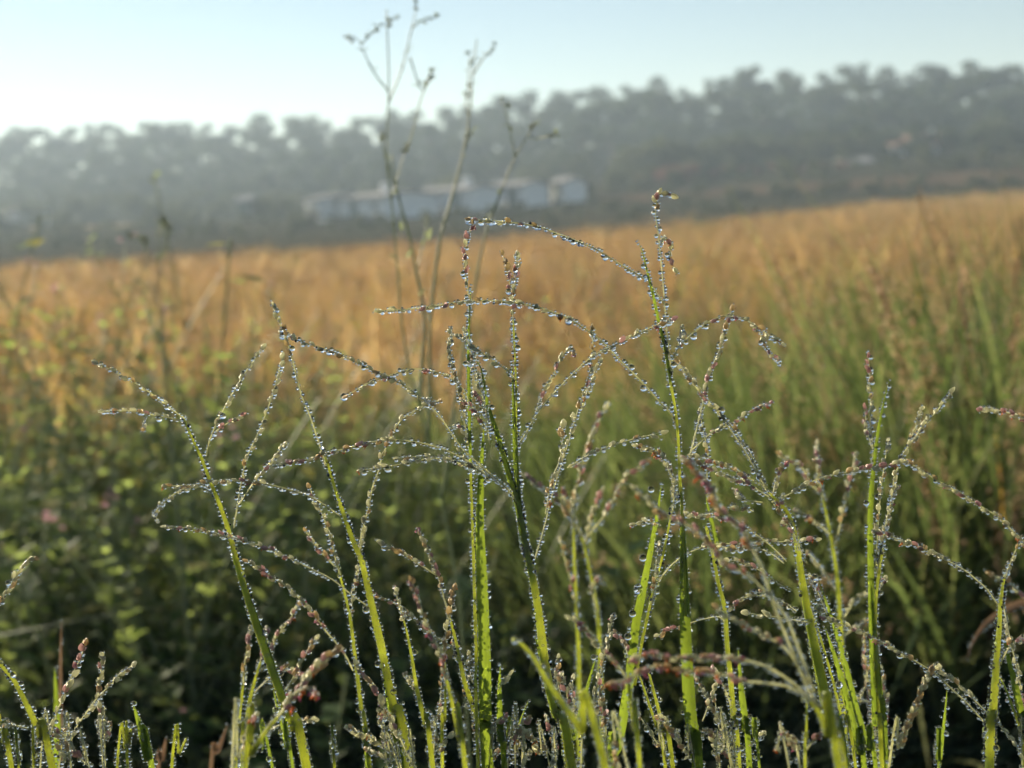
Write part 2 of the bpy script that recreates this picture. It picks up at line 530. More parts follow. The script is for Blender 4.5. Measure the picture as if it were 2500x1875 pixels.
# ---- undergrowth in the shaded ditch
def tuft(seed, nb, hlo, hhi, wid, mat, lean=(0.1, 0.5), droop=(0.1, 0.8)):
    random.seed(seed)
    b = Bag()
    for i in range(nb):
        az = random.uniform(0, 6.283); r = random.uniform(0, 0.05)
        v, f, uv = blade_geo((r * math.cos(az), r * math.sin(az), 0), az + random.uniform(-.6, .6), random.uniform(hlo, hhi),
                             random.uniform(*lean), random.uniform(*droop), wid * random.uniform(.6, 1.2), 5 if mat.name == 'painted_shade_grass' else 6)
        b.add(v, f, uv, 0)
    return b.mesh('grass_tuft', [mat])

def leaf_quad(p, d, up, ln, wd):
    d = d / np.linalg.norm(d)
    s = np.cross(d, up); s /= np.linalg.norm(s) + 1e-9
    nrm = np.cross(s, d)
    v = [p, p + d * ln * .35 + s * wd + nrm * ln * .08, p + d * ln * .75 + s * wd * .7 + nrm * ln * .02, p + d * ln - nrm * ln * .12,
         p + d * ln * .75 - s * wd * .7 + nrm * ln * .02, p + d * ln * .35 - s * wd + nrm * ln * .08, p + d * ln * .5 - nrm * ln * .03]
    return np.array(v), [(0, 1, 6), (1, 2, 6), (2, 3, 6), (3, 4, 6), (4, 5, 6), (5, 0, 6)]

def leafy_geo(bag, h, nst, nleaf, lsize, seed, mix=0.0):
    random.seed(seed)
    for s in range(nst):
        az = random.uniform(0, 6.28)
        c = arc((0.02 * math.cos(az), 0.02 * math.sin(az), 0), az, h * random.uniform(.65, 1), random.uniform(.05, .35), random.uniform(0, .25), 9)
        v, f, uv = tube(c, np.linspace(.0032, .0012, 9), 3, False)
        bag.add(v, f, uv, 0)
        for k in range(nleaf):
            t = random.uniform(.12, 1) * 8; j = min(7, int(t)); q = c[j] + (c[j + 1] - c[j]) * (t - j)
            a2 = random.uniform(0, 6.28)
            d = np.array((math.cos(a2), math.sin(a2), random.uniform(-.3, .7)))
            ls = lsize * random.uniform(.5, 1.2) * (1.15 - .5 * t / 8)
            d = d / np.linalg.norm(d); sd_ = np.cross(d, Z); sd_ = sd_ / (np.linalg.norm(sd_) + 1e-9) * ls * .3
            m_ = q + d * ls * .5 + Z * ls * .06
            bag.add(np.array([q, m_ + sd_, q + d * ls, m_ - sd_]), [(0, 1, 2), (0, 2, 3)], None, 2 if random.random() < mix else 1)
    return bag

under = [tuft(21, 18, .35, .75, .008, M['grass_shaded']), tuft(22, 17, .3, .6, .010, M['grass_shaded'], (.2, .8)),
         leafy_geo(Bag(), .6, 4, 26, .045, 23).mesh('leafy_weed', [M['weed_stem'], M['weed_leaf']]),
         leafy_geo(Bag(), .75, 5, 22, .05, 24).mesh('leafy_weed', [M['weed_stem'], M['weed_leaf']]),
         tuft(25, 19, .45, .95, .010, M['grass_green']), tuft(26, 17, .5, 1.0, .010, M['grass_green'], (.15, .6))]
random.seed(31)
pts, var, scl = [], [], []
for i in range(2600):
    yy = random.uniform(1.15, 2.1) if i < 420 else random.uniform(1.9, 2.9) if i < 1500 else random.uniform(2.9, 4.6)
    xx = random.uniform(-0.44 * yy - .5, 0.44 * yy + .5)
    if i >= 2280:                            # the same growth goes on to the left, outside the view
        yy = random.uniform(1.7, 5.5); xx = -0.44 * yy - random.uniform(.3, 3.6)
    rel = xx / yy
    if i >= 2280:
        k = random.choice([2, 3, 5, 4]); s = random.uniform(1.0, 1.35)
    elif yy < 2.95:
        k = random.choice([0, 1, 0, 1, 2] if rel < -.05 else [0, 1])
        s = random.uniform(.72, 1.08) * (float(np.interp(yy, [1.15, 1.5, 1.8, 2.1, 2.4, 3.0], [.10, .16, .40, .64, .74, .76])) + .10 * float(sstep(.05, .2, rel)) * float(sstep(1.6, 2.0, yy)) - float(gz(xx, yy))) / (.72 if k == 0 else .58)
        s = max(s, .25)
    else:
        if rel < -0.05:
            k = random.choice([2, 3, 2, 3, 4, 0])
        elif rel < .1:
            k = random.choice([0, 2, 4, 3])
        else:
            k = random.choice([0, 4, 5, 4, 5])
        s = random.uniform(.7, 1.0) * float(np.interp(yy, [2.9, 3.3, 3.7, 4.6], [1.0, 1.12, 1.15, .95]))
    pts.append((xx, yy, float(gz(xx, yy)) - .01)); var.append(k); scl.append(s)
k = len(pts)
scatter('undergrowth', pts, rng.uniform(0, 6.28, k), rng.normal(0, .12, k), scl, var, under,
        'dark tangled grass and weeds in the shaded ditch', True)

# taller growth: weeds rising into the rice at the left, long green grass at the right
random.seed(35)
tall = [tuft(27, 30, .7, 1.05, .010, M['grass_green'], (.05, .3), (.0, .5)), tuft(28, 26, .6, 1.0, .012, M['grass_green'], (.1, .45), (.1, .7)), rice_protos[3], rice_protos[4],
        tuft(29, 24, .7, 1.1, .009, M['rice_green'], (.05, .35), (.0, .6))]
pts, var, scl = [], [], []
for i in range(560):
    yy = random.uniform(2.35, 3.9)
    rel = random.uniform(.04, .46) if i < 450 else random.uniform(-.1, .08)
    xx = rel * yy
    top = np.interp(rel, [-.1, .06, .15, .25, .34, .46], [.80, .86, .98, 1.10, 1.18, 1.24]) + (yy - 3.0) * .03
    k = random.choice([0, 0, 1, 1, 4, 4, 2] if rel > .25 else [0, 1, 1, 0, 4])
    zg = float(gz(xx, yy))
    pts.append((xx, yy, zg - .01)); var.append(k); scl.append((top - zg) / 1.0 * random.uniform(.72, 1.08) / (.85 if k in (2, 3) else .98))
k = len(pts)
scatter('tall_grass', pts, rng.uniform(0, 6.28, k), rng.normal(0, .08, k), scl, var, tall, 'long green and straw grass massed at the right before the rice', True)
LM = [M['weed_stem'], M['weed_leaf'], M['weed_yellow']]
wd = [leafy_geo(Bag(), 1.0, 4, 30, .052, 71, .12).mesh('leafy_weed', LM), leafy_geo(Bag(), 1.0, 3, 34, .042, 72, .3).mesh('leafy_weed', LM),
      leafy_geo(Bag(), 1.0, 4, 24, .062, 73, .05).mesh('leafy_weed', LM), leafy_geo(Bag(), 1.0, 3, 22, .05, 74, .8).mesh('leafy_weed', LM)]
pts, var, scl = [], [], []
for i in range(240):
    yy = random.uniform(2.2, 4.4)
    rel = random.uniform(-.46, .06)
    top = np.interp(rel, [-.46, -.3, -.15, 0], [1.16, 1.10, 1.0, .82]) + (yy - 3.0) * .03
    xx = rel * yy; zg = float(gz(xx, yy))
    pts.append((xx, yy, zg - .01)); var.append(random.choice([0, 0, 1, 1, 2, 2, 3])); scl.append((top - zg) * random.uniform(.6, 1.2))
k = len(pts)
scatter('weed_growth', pts, rng.uniform(0, 6.28, k), rng.normal(0, .08, k), scl, var, wd, 'dusty green leafy weeds massed at the left before the rice', True)

pts, var, scl = [], [], []
for i in range(170):
    yy = 4.3 + 9 * random.random() ** 1.6
    rel = random.uniform(-.46, .3)
    if math.sin(rel * 14 + yy) + random.uniform(-1, 1) < -.2:
        continue
    xx = rel * yy
    pts.append((xx, yy, float(gz(xx, yy)) - .01)); var.append(random.choice([0, 1, 2, 3, 3])); scl.append(random.uniform(.85, 1.12))
k = len(pts)
scatter('field_weeds', pts, rng.uniform(0, 6.28, k), rng.normal(0, .1, k), scl, var, wd, 'leafy weeds growing among the rice')

# ---- trees
def pine(seed, umbrella=0.6, dense=1.0):
    """unit pine: height 1; returns trunk mesh, crown mesh"""
    r = np.random.default_rng(seed); random.seed(seed)
    tb, cb = Bag(), Bag()
    n = 9
    bend = r.normal(0, .02, (n, 2)).cumsum(0)
    c = np.stack([bend[:, 0], bend[:, 1], np.linspace(0, .88, n)], 1)
    c[0, :2] = 0
    v, f, uv = tube(c, np.linspace(.026, .008, n), 7)
    tb.add(v, f, uv)
    lobes = []
    nl = int(11 * dense)
    for i in range(nl):
        h = r.uniform(.42 if dense <= 1 else .15, .93)
        k = (h - .3) / .63
        wide = .27 * (1 - umbrella * abs(k - .55) * 1.1) * r.uniform(.4, 1.1)
        a = r.uniform(0, 6.28)
        lobes.append((np.array((math.cos(a) * wide, math.sin(a) * wide, h)), r.uniform(.085, .15)))
    lobes.append((np.array((c[-1, 0], c[-1, 1], .93)), .09))
    for (p, s) in lobes:
        j = int(np.clip((p[2] - .12) / .88 * n, 1, n - 1))
        lc, _ = smooth_line([c[j], (c[j] * .5 + p * .5) + np.array((0, 0, .02)), p], .06)
        v, f, uv = tube(lc, np.linspace(.009, .004, len(lc)), 4, False)
        tb.add(v, f, uv)
        m = int(145 * (s / .12) ** 2)
        d = r.normal(size=(m, 3)); d /= np.linalg.norm(d, axis=1)[:, None]
        q = p + d * (r.uniform(.35, 1, (m, 1)) ** .6) * s * np.array((1.15, 1.15, .75))
        for x in q:
            a, b2 = r.normal(size=3), r.normal(size=3)
            a /= np.linalg.norm(a); b2 -= a * (a @ b2); b2 /= np.linalg.norm(b2)
            z = r.uniform(.014, .030)
            cb.add(np.array([x - a * z, x + b2 * z * .7, x + a * z, x - b2 * z * .7]), [(0, 1, 2, 3)])
    return tb.mesh('trunk', M['bark']), cb
PINES = []
for s, um, de in ((1, .9, 1), (2, .6, 1), (3, .4, 1.3), (4, .8, .8), (5, .5, 1.1), (6, .7, 1.2), (7, .3, 1.6), (8, .4, 1.8)):
    t, cbag = pine(s, um, de)
    PINES.append((t, cbag.mesh('crown', M['pine'], False)))
def bush(seed, mat):
    r = np.random.default_rng(seed)
    b, tb = Bag(), Bag()
    for i in range(9):
        a = r.uniform(0, 6.28); w_ = r.uniform(0, .45)
        p = np.array((math.cos(a) * w_, math.sin(a) * w_, r.uniform(.2, .72))); s = r.uniform(.16, .3)
        lc, _ = smooth_line([(0, 0, 0), p * (.4, .4, .6), p], .12)
        v, f, uv = tube(lc, np.linspace(.025, .008, len(lc)), 4, False); tb.add(v, f, uv)
        m = 130
        d = r.normal(size=(m, 3)); d /= np.linalg.norm(d, axis=1)[:, None]
        for x in p + d * (r.uniform(.3, 1, (m, 1)) ** .6) * s:
            a1, b2 = r.normal(size=3), r.normal(size=3)
            a1 /= np.linalg.norm(a1); b2 -= a1 * (a1 @ b2); b2 /= np.linalg.norm(b2)
            z = r.uniform(.025, .05)
            b.add(np.array([x - a1 * z, x + b2 * z * .6, x + a1 * z, x - b2 * z * .6]), [(0, 1, 2, 3)])
    return tb.mesh('trunk', M['bark']), b.mesh('crown', mat, False)
BUSH = [bush(41, M['shrub']), bush(42, M['shrub']), bush(43, M['shrub'])]
RBUSH = [bush(44, M['red_shrub']), bush(45, M['red_shrub'])]

def plant_tree(name, kindm, u, vtop, d, wide, label, cat='tree', group=None):
    top = P(u, vtop, d)
    zg = float(gz(top[0], top[1]))
    h = max(1.0, top[2] - zg)
    o = thing(name, label, cat, (top[0], top[1], zg - 0.05), group)
    o.rotation_euler[2] = random.uniform(0, 6.28)
    s = (h * wide, h * wide, h)
    for nm, me in (('trunk', kindm[0]), ('crown', kindm[1])):
        c = link(nm, me, o); c.scale = s
    return o
ORD = ['first', 'second', 'third', 'fourth', 'fifth', 'sixth', 'seventh', 'eighth', 'ninth', 'tenth', 'eleventh', 'twelfth', 'thirteenth',
       'fourteenth', 'fifteenth', 'sixteenth', 'seventeenth', 'eighteenth', 'nineteenth', 'twentieth', 'twenty-first', 'twenty-second',
       'twenty-third', 'twenty-fourth', 'twenty-fifth', 'twenty-sixth', 'twenty-seventh', 'twenty-eighth', 'twenty-ninth', 'thirtieth']
# skyline pines, traced along the ridge (photo pixels of each top, full-width 2212 copy x 1.13)
random.seed(51)
SKY = [(8, 288), (58, 274), (112, 300), (160, 276), (208, 262), (258, 268), (306, 260), (352, 262), (408, 258), (452, 262), (500, 272), (556, 250),
       (590, 268), (655, 256), (702, 256), (768, 252), (812, 248), (850, 236), (905, 238), (960, 232), (1010, 228), (1060, 226), (1092, 212), (1148, 200),
       (1190, 208), (1232, 196), (1290, 182), (1345, 180), (1392, 190), (1428, 166), (1468, 190), (1545, 168), (1600, 152), (1636, 142),
       (1690, 150), (1728, 162), (1770, 152), (1845, 138), (1905, 140), (1960, 158), (2005, 136), (2040, 140), (2088, 134), (2150, 150), (2205, 142)]
for i, (u, v) in enumerate(SKY):
    fr = u / 2212
    d = 262 - 52 * fr + random.uniform(-7, 7)
    lab = ('%s pine on the hazy skyline counting from the left edge' % ORD[i]) if i < 22 else \
          ('%s pine on the blue-grey skyline counting from the right edge' % ORD[len(SKY) - 1 - i])
    plant_tree('pine_tree', PINES[[0, 1, 4, 3, 2, 5, 0, 3][(i * 5 + i // 3) % 8]], u * 1.1302, (v + random.uniform(-9, 5)) * 1.1302, d, random.uniform(.85, 1.4), lab, 'tree', 'pines along the ridge skyline')
gl = 'dark hazy pine in the massed wood below the skyline'
for i in range(108):
    u = -60 + 2330 * ((i + random.uniform(-.3, .3)) / 108)
    row = i % 3
    sk = float(np.interp(u, [a for a, _ in SKY], [b for _, b in SKY]))
    hor = 455 - .0524 * (u - 1106)
    v = sk + (hor - sk) * (.14, .30, .48)[row] + random.uniform(-8, 10)
    d = (250 - 48 * u / 2212) - (12, 32, 56)[row] + random.uniform(-6, 6)
    plant_tree('pine_tree', PINES[random.choice([1, 2, 4, 5, 6, 7, 6, 7])], u * 1.1302, v * 1.1302, d, random.uniform(1.3, 1.9), gl, 'tree', 'pines massed on the far slope')
gl = 'rounded evergreen of the dark belt on the right slope'
for i in range(13):
    u = 1385 + i * 38 + random.uniform(-8, 8)
    plant_tree('evergreen_tree', BUSH[i % 3], u * 1.1302, (292 + random.uniform(-8, 10) - i * .8) * 1.1302, 146 + random.uniform(-3, 3), random.uniform(1.1, 1.5),
               gl, 'tree', 'evergreens of the dark belt')
gl = 'reddish brown shrub on the terrace under the dark belt of evergreens'
for i in range(15):
    u = 1390 + i * 30 + random.uniform(-10, 10)
    plant_tree('autumn_shrub', RBUSH[i % 2], u * 1.1302, (352 + random.uniform(-8, 14)) * 1.1302, 134 + random.uniform(-4, 4), random.uniform(1.2, 1.8), gl, 'shrub', 'reddish shrubs on the terrace')
gl = 'low dark shrub at the foot of the wooded hill'
for i in range(46):
    u = -30 + i * 50 + random.uniform(-18, 18)
    hor = 455 - .0524 * (u - 1106)
    if 640 < u < 830 or 910 < u < 1250:
        v, d = hor + random.uniform(2, 10), 104
    else:
        v, d = hor - random.uniform(4, 34), random.uniform(102, 128)
    plant_tree('shrub', BUSH[i % 3], u * 1.1302, v * 1.1302, d + random.uniform(-3, 3), random.uniform(1.3, 2.4), gl, 'shrub', 'shrubs along the foot of the hill')
plant_tree('shrub', BUSH[1], 672 * 1.1302, 440 * 1.1302, 100, 1.0, 'dark round bush in front of the left end of the white farmhouse', 'shrub')

# ---- scrub covering the far slope
random.seed(61)
pts, scl = [], []
for i in range(900):
    yy = random.uniform(86, 250)
    xx = random.uniform(-.43 * yy, .43 * yy)
    if (128 < yy < 150 and xx < -33):
        continue
    pts.append((xx, yy, float(gz(xx, yy)) - .1)); scl.append(random.uniform(.7, 1.5) * (.75 if yy < 122 else 1.7 if yy < 150 else 2.8))
k = len(pts)
scatter('hillside_scrub', pts, rng.uniform(0, 6.28, k), np.zeros(k), scl, rng.integers(0, 3, k), [b_[1] for b_ in BUSH],
        'low dark scrub covering the far slope under the pines')

# ---- houses
def boxgeo(x0, x1, y0, y1, z0, z1):
    v = np.array([(x, y, z) for z in (z0, z1) for y in (y0, y1) for x in (x0, x1)])
    return v, [(0, 2, 3, 1), (4, 5, 7, 6), (0, 1, 5, 4), (2, 6, 7, 3), (0, 4, 6, 2), (1, 3, 7, 5)]

def house(label, u0, u1, vb, vt, d, rise, rot=0.0, nwin=3, roofm='tile', door=True, depth=5.0, chimney=True, name='house'):
    a, b = P(u0 * 1.1302, vb * 1.1302, d), P(u1 * 1.1302, vb * 1.1302, d)
    wd = abs(b[0] - a[0]) / max(.45, math.cos(rot))
    zt = P(u0 * 1.1302, vt * 1.1302, d)[2]
    cx, cyy = (a[0] + b[0]) / 2, (a[1] + b[1]) / 2
    zb = min(float(gz(cx, cyy)), a[2]) - .2
    h = max(zt - zb, 2.0)
    o = thing(name, label, 'house', (cx, cyy, zb))
    o.rotation_euler[2] = rot
    hw = wd / 2
    bg = Bag()
    v, f = boxgeo(-hw, hw, 0, depth, 0, h); bg.add(v, f)
    # gable ends
    v = np.array([(-hw, 0, h), (-hw, depth, h), (-hw, depth / 2, h + rise), (hw, 0, h), (hw, depth, h), (hw, depth / 2, h + rise)])
    bg.add(v, [(0, 2, 1), (3, 4, 5)])
    link('wall', bg.mesh('wall', M['white'], False), o)
    rb = Bag()
    for y0, y1 in ((-.35, depth / 2), (depth + .35, depth / 2)):
        z0 = h - .1
        v = np.array([(-hw - .3, y0, z0), (hw + .3, y0, z0), (hw + .3, y1, h + rise + .02), (-hw - .3, y1, h + rise + .02),
                      (-hw - .3, y0, z0 + .15), (hw + .3, y0, z0 + .15), (hw + .3, y1, h + rise + .17), (-hw - .3, y1, h + rise + .17)])
        rb.add(v, [(0, 1, 2, 3), (4, 7, 6, 5), (0, 4, 5, 1), (1, 5, 6, 2), (2, 6, 7, 3), (3, 7, 4, 0)])
    ro = link('roof', rb.mesh('roof', M[roofm], False), o)
    if chimney:
        v, f = boxgeo(hw * .4, hw * .4 + .6, depth * .3, depth * .3 + .6, h, h + rise + .8)
        cb = Bag(); cb.add(v, f); link('chimney', cb.mesh('chimney', M['white'], False), ro)
    for k in range(nwin):
        x = -hw + wd * (k + .5) / nwin
        if door and k == nwin // 2:
            v, f = boxgeo(x - .5, x + .5, -.04, .06, 0.1, 2.1); q = Bag(); q.add(v, f); link('door', q.mesh('door', M['wood'], False), o)
            continue
        v, f = boxgeo(x - .35, x + .35, -.03, .05, h * .42, h * .42 + .7)
        q = Bag(); q.add(v, f); wo = link('window', q.mesh('window', M['glass'], False), o)
        q = Bag()
        for bx in ((x - .52, x + .52, -.07, .05, h * .42 - .1, h * .42), (x - .03, x + .03, -.05, .05, h * .42, h * .42 + .7)):
            v, f = boxgeo(*bx); q.add(v, f)
        link('frame', q.mesh('frame', M['white'], False), wo)
    return o
house('long white farmhouse with a low roof left of the tall weed stems', 690, 842, 470, 442, 112, 0.3, -.88, 3, roofm='cement')
house('white gabled end building at the left end of the farmhouse', 656, 694, 462, 440, 114, 0.3, -.9, 0, door=False, chimney=False, roofm='cement')
house('low white outbuilding between the tall weed stems', 895, 1020, 448, 436, 116, .3, -.85, 2, chimney=True, roofm='cement', depth=3.2)
house('white shed row right of the tall weed stems', 1040, 1130, 440, 427, 118, .3, -.85, 2, chimney=False, roofm='cement', depth=3.0)
house('small white hut standing apart at the right end of the farm buildings', 1190, 1218, 426, 414, 118, .4, -.9, 1, chimney=False, roofm='cement', depth=2.6)
house('white house with dull orange roof among the trees at the upper right', 1962, 2024, 352, 322, 152, 1.2, -.25, 3)
house('narrow white tower-like house left of the orange roofed house', 1926, 1946, 348, 316, 150, .8, -.9, 1, door=False, chimney=False)
house('grey walled shed near the right edge below the wood', 2080, 2150, 392, 372, 138, .5, -.1, 2, roofm='cement', chimney=False)
house('tiny white hut at the left edge beyond the rice field', -6, 16, 492, 480, 150, .5, -.9, 1, chimney=False, roofm='cement')
house('small pale hut left of the farmhouse at the wood edge', 518, 538, 460, 448, 128, .4, .1, 1, chimney=False, roofm='cement')
house('small pale shed low on the right slope beneath the evergreens', 1830, 1884, 392, 374, 138, .5, .0, 2, chimney=False, roofm='cement')

# ================================================================== MIDDLE DISTANCE
DEW_R = []
def dew_mesh(items, ic=ICO1):
    """items: list of (centre, radius) -> one mesh of small water beads"""
    if ic is None:                           # fine beads coarse, larger beads rounder
        items = sorted(items, key=lambda q: q[1]); k = int(len(items) * .93)
        vs_, fs_, n_ = [], [], 0
        for part, (v, f) in ((items[:k], ICO1), (items[k:], ICO2)):
            if not part: continue
            c = np.array([i[0] for i in part]); r = np.array([i[1] for i in part])
            vs_.append((c[:, None, :] + v[None] * r[:, None, None]).reshape(-1, 3))
            fs_.append((f[None] + (np.arange(len(part)) * len(v))[:, None, None]).reshape(-1, 3) + n_)
            n_ += len(vs_[-1])
        return mesh_np('dew', np.vstack(vs_), np.vstack(fs_), M['fine_dew'])
    v, f = ic
    c = np.array([i[0] for i in items]); r = np.array([i[1] for i in items])
    vv = (c[:, None, :] + v[None] * r[:, None, None]).reshape(-1, 3)
    ff = (f[None] + (np.arange(len(items)) * len(v))[:, None, None]).reshape(-1, 3)
    return mesh_np('dew', vv, ff, M['water'])

def down_to_ground(p):
    x, y = p[0], p[1]
    return float(gz(x, y))

# leaf / bud prototypes
b_ = Bag(); v, f = leaf_quad(np.zeros(3), np.array((1.0, 0, 0)), Z, 1.0, .27); b_.add(v, f); LEAF1 = b_.mesh('weed_leaf', M['weed_leaf'])
b_ = Bag(); v, f = leaf_quad(np.zeros(3), np.array((1.0, 0, 0)), Z, 1.0, .16); b_.add(v, f); LEAF2 = b_.mesh('narrow_leaf', M['weed_leaf'])
b_ = Bag(); v, f = leaf_quad(np.zeros(3), np.array((1.0, 0, 0)), Z, 1.0, .18); b_.add(v, f); LEAF3 = b_.mesh('grey_leaf', M['weed_stem'])
b_ = Bag()
for k in range(9):
    a = k * 2.4; d = np.array((math.cos(a) * .8, math.sin(a) * .8, .5 + .05 * k))
    v, f = leaf_quad(np.zeros(3), d, Z, .9, .22); b_.add(v, f)
FLOWER = b_.mesh('flower', M['weed_flower'])
b_ = Bag()
for k in range(5):
    a = k * 2.4; p = np.array((math.cos(a) * .35, math.sin(a) * .35, .1 * k))
    v, f = grain_geo(p, np.array((math.cos(a) * .3, math.sin(a) * .3, 1.0)), 1.0, .28); b_.add(v, f)
BUD = b_.mesh('bud', M['weed_stem'])

def put(name, me, parent, base, pos, direc, scale, roll=None):
    """a shared-mesh part: its +X (or +Z for buds/spikelets) along direc"""
    o = link(name, me, parent)
    q = Vector(direc).to_track_quat('X', 'Z') if name.endswith('leaf') else Vector(direc).to_track_quat('Z', 'Y')
    if roll is not None:
        q = q @ Quaternion((0, 0, 1), roll)
    o.rotation_mode = 'QUATERNION'
    o.rotation_quaternion = q
    o.location = Vector(pos) - Vector(base)
    o.scale = (scale, scale, scale) if not isinstance(scale, tuple) else scale
    return o

def F(pts, d0, d1=None):
    d1 = d0 if d1 is None else d1
    ds = np.linspace(d0, d1, len(pts))
    return np.array([P(u * 1.1302, v * 1.1302, d) for (u, v), d in zip(pts, ds)])

# ---- tall branching weed behind the grass
def traced_weed(label, d, stems, twigs, leaves, w0=8, budsize=8, name='tall_weed'):
    px = d / (FP / 1.1302)
    first = F(stems[0], d)
    base = np.array((first[0][0], first[0][1], 0)); base[2] = down_to_ground(base)
    o = thing(name, label, 'weed', base)
    dews = []
    for k, s in enumerate(stems):
        p = F(s, d, d + .03 * ((k * 7) % 3 - 1))
        if s[0][1] > 1150 or k == 0 or (len(stems) == 3 and k < 3):
            p = np.vstack([base, p])
        c, L = smooth_line(p, .012)
        t = np.linspace(0, 1, len(c))
        r = px * .5 * np.interp(t, [0, .5, 1], [w0, w0 * .75, w0 * .3])
        b = Bag(); b.add(*tube(c, r, 6)); so = link('stem', b.mesh('stem', M['weed_stem']), o); so.location = (0, 0, 0)
        so.data.transform(Matrix.Translation(-Vector(base)))
        for q in range(0, len(c), 4):
            dews.append((c[q] - base + np.array((random.uniform(-1, 1), random.uniform(-.5, .2), 0)) * r[q], px * random.uniform(1.2, 3)))
    for k, s in enumerate(twigs):
        p = F(s, d + random.uniform(-.02, .03), d + random.uniform(-.05, .05))
        c, L = smooth_line(p, .006)
        t = np.linspace(0, 1, len(c))
        b = Bag(); b.add(*tube(c - base, px * .5 * np.interp(t, [0, 1], [3.8, 1.8]), 5)); bo = link('branch', b.mesh('branch', M['weed_stem']), o)
        tip = c[-1]; td = c[-1] - c[-3]
        for j in range(3):
            put('bud', BUD, bo, base, tip - td * .4 * j + np.array([random.gauss(0, 1) for _ in range(3)]) * px * 3, td + np.array([random.gauss(0, .4) for _ in range(3)]) * np.linalg.norm(td),
                px * budsize * random.uniform(.7, 1.2))
        for j in range(6):
            q = c[int(len(c) * random.uniform(.3, .95))]
            put('leaf', LEAF3, bo, base, q, (random.gauss(0, 1), random.gauss(0, 1), random.uniform(.2, 1)), px * random.uniform(9, 19))
        for q in range(0, len(c), 5):
            dews.append((c[q] - base + np.array((0, 0, -1)) * px * 3, px * random.uniform(1.5, 3.5)))
    for (u, v, du, dv, ln) in leaves:
        p0 = P(u * 1.1302, v * 1.1302, d); p1 = P((u + du) * 1.1302, (v + dv) * 1.1302, d - .01)
        put('leaf', LEAF3, o, base, p0, p1 - p0, px * ln)
    dm = link('dew', dew_mesh(dews, ICO1), o); dm['kind'] = 'stuff'
    return o
traced_weed('tall thin weed with forked budding tops rising against the sky', 1.2,
  [[(1000, 1400), (985, 1250), (950, 1060), (912, 900), (885, 800), (868, 700), (857, 560), (847, 450), (835, 350), (838, 250), (840, 180), (838, 100), (835, 20)],
   [(907, 880), (912, 780), (918, 690), (902, 600), (882, 500), (862, 430), (850, 370), (846, 330)],
   [(926, 950), (928, 830), (930, 690), (950, 520), (975, 430), (1000, 330), (1015, 240), (1022, 150), (1030, 85)],
   [(955, 1080), (985, 860), (1022, 640), (1050, 500), (1080, 420), (1110, 345), (1140, 295), (1165, 300)]],
  [[(838, 195), (810, 160), (785, 110), (775, 85), (750, 78)], [(780, 95), (800, 75), (817, 60)], [(842, 215), (868, 150), (885, 80), (898, 25), (900, 0)],
   [(890, 60), (915, 42), (942, 38)], [(836, 60), (846, 45), (852, 38)], [(886, 125), (900, 170), (912, 195), (930, 160)], [(878, 330), (898, 260), (912, 205), (932, 165)],
   [(846, 430), (868, 350), (880, 312)], [(1022, 160), (1045, 125), (1064, 104)], [(1020, 200), (1012, 180), (1016, 120)], [(1012, 250), (1006, 225), (1012, 190)],
   [(1112, 340), (1104, 290), (1085, 218)], [(1140, 295), (1150, 275), (1152, 268)], [(1160, 300), (1180, 296), (1200, 290)], [(1000, 330), (1012, 300), (1020, 285)],
   [(852, 400), (830, 330), (822, 290)], [(900, 590), (915, 520), (922, 470)]],
  [(925, 520, 8, -45, 34), (868, 500, -6, -35, 28), (880, 560, 14, -40, 30), (905, 640, 25, -30, 30), (855, 560, -22, -20, 26), (1075, 420, 18, -24, 22), (850, 420, 16, -20, 20), (840, 340, -14, -14, 18), (1000, 340, 14, -12, 18), (1020, 230, -14, -10, 16), (940, 560, 16, -10, 22), (1060, 470, -16, -10, 22)])
traced_weed('short weed with clustered dewy buds at the left, in front of the field edge', 2.2,
  [[(362, 820), (355, 700), (347, 600), (341, 520), (336, 468)], [(352, 760), (332, 660), (320, 570), (312, 520)], [(345, 700), (352, 600), (350, 500), (356, 478)]],
  [[(312, 522), (298, 515), (280, 510)], [(340, 510), (350, 490), (352, 472)], [(320, 565), (314, 535), (310, 520)], [(350, 560), (362, 520), (366, 486)]],
  [(340, 560, 20, -16, 30), (325, 620, -24, -10, 34), (350, 660, 26, -12, 36)], 6, 9, 'short_weed')

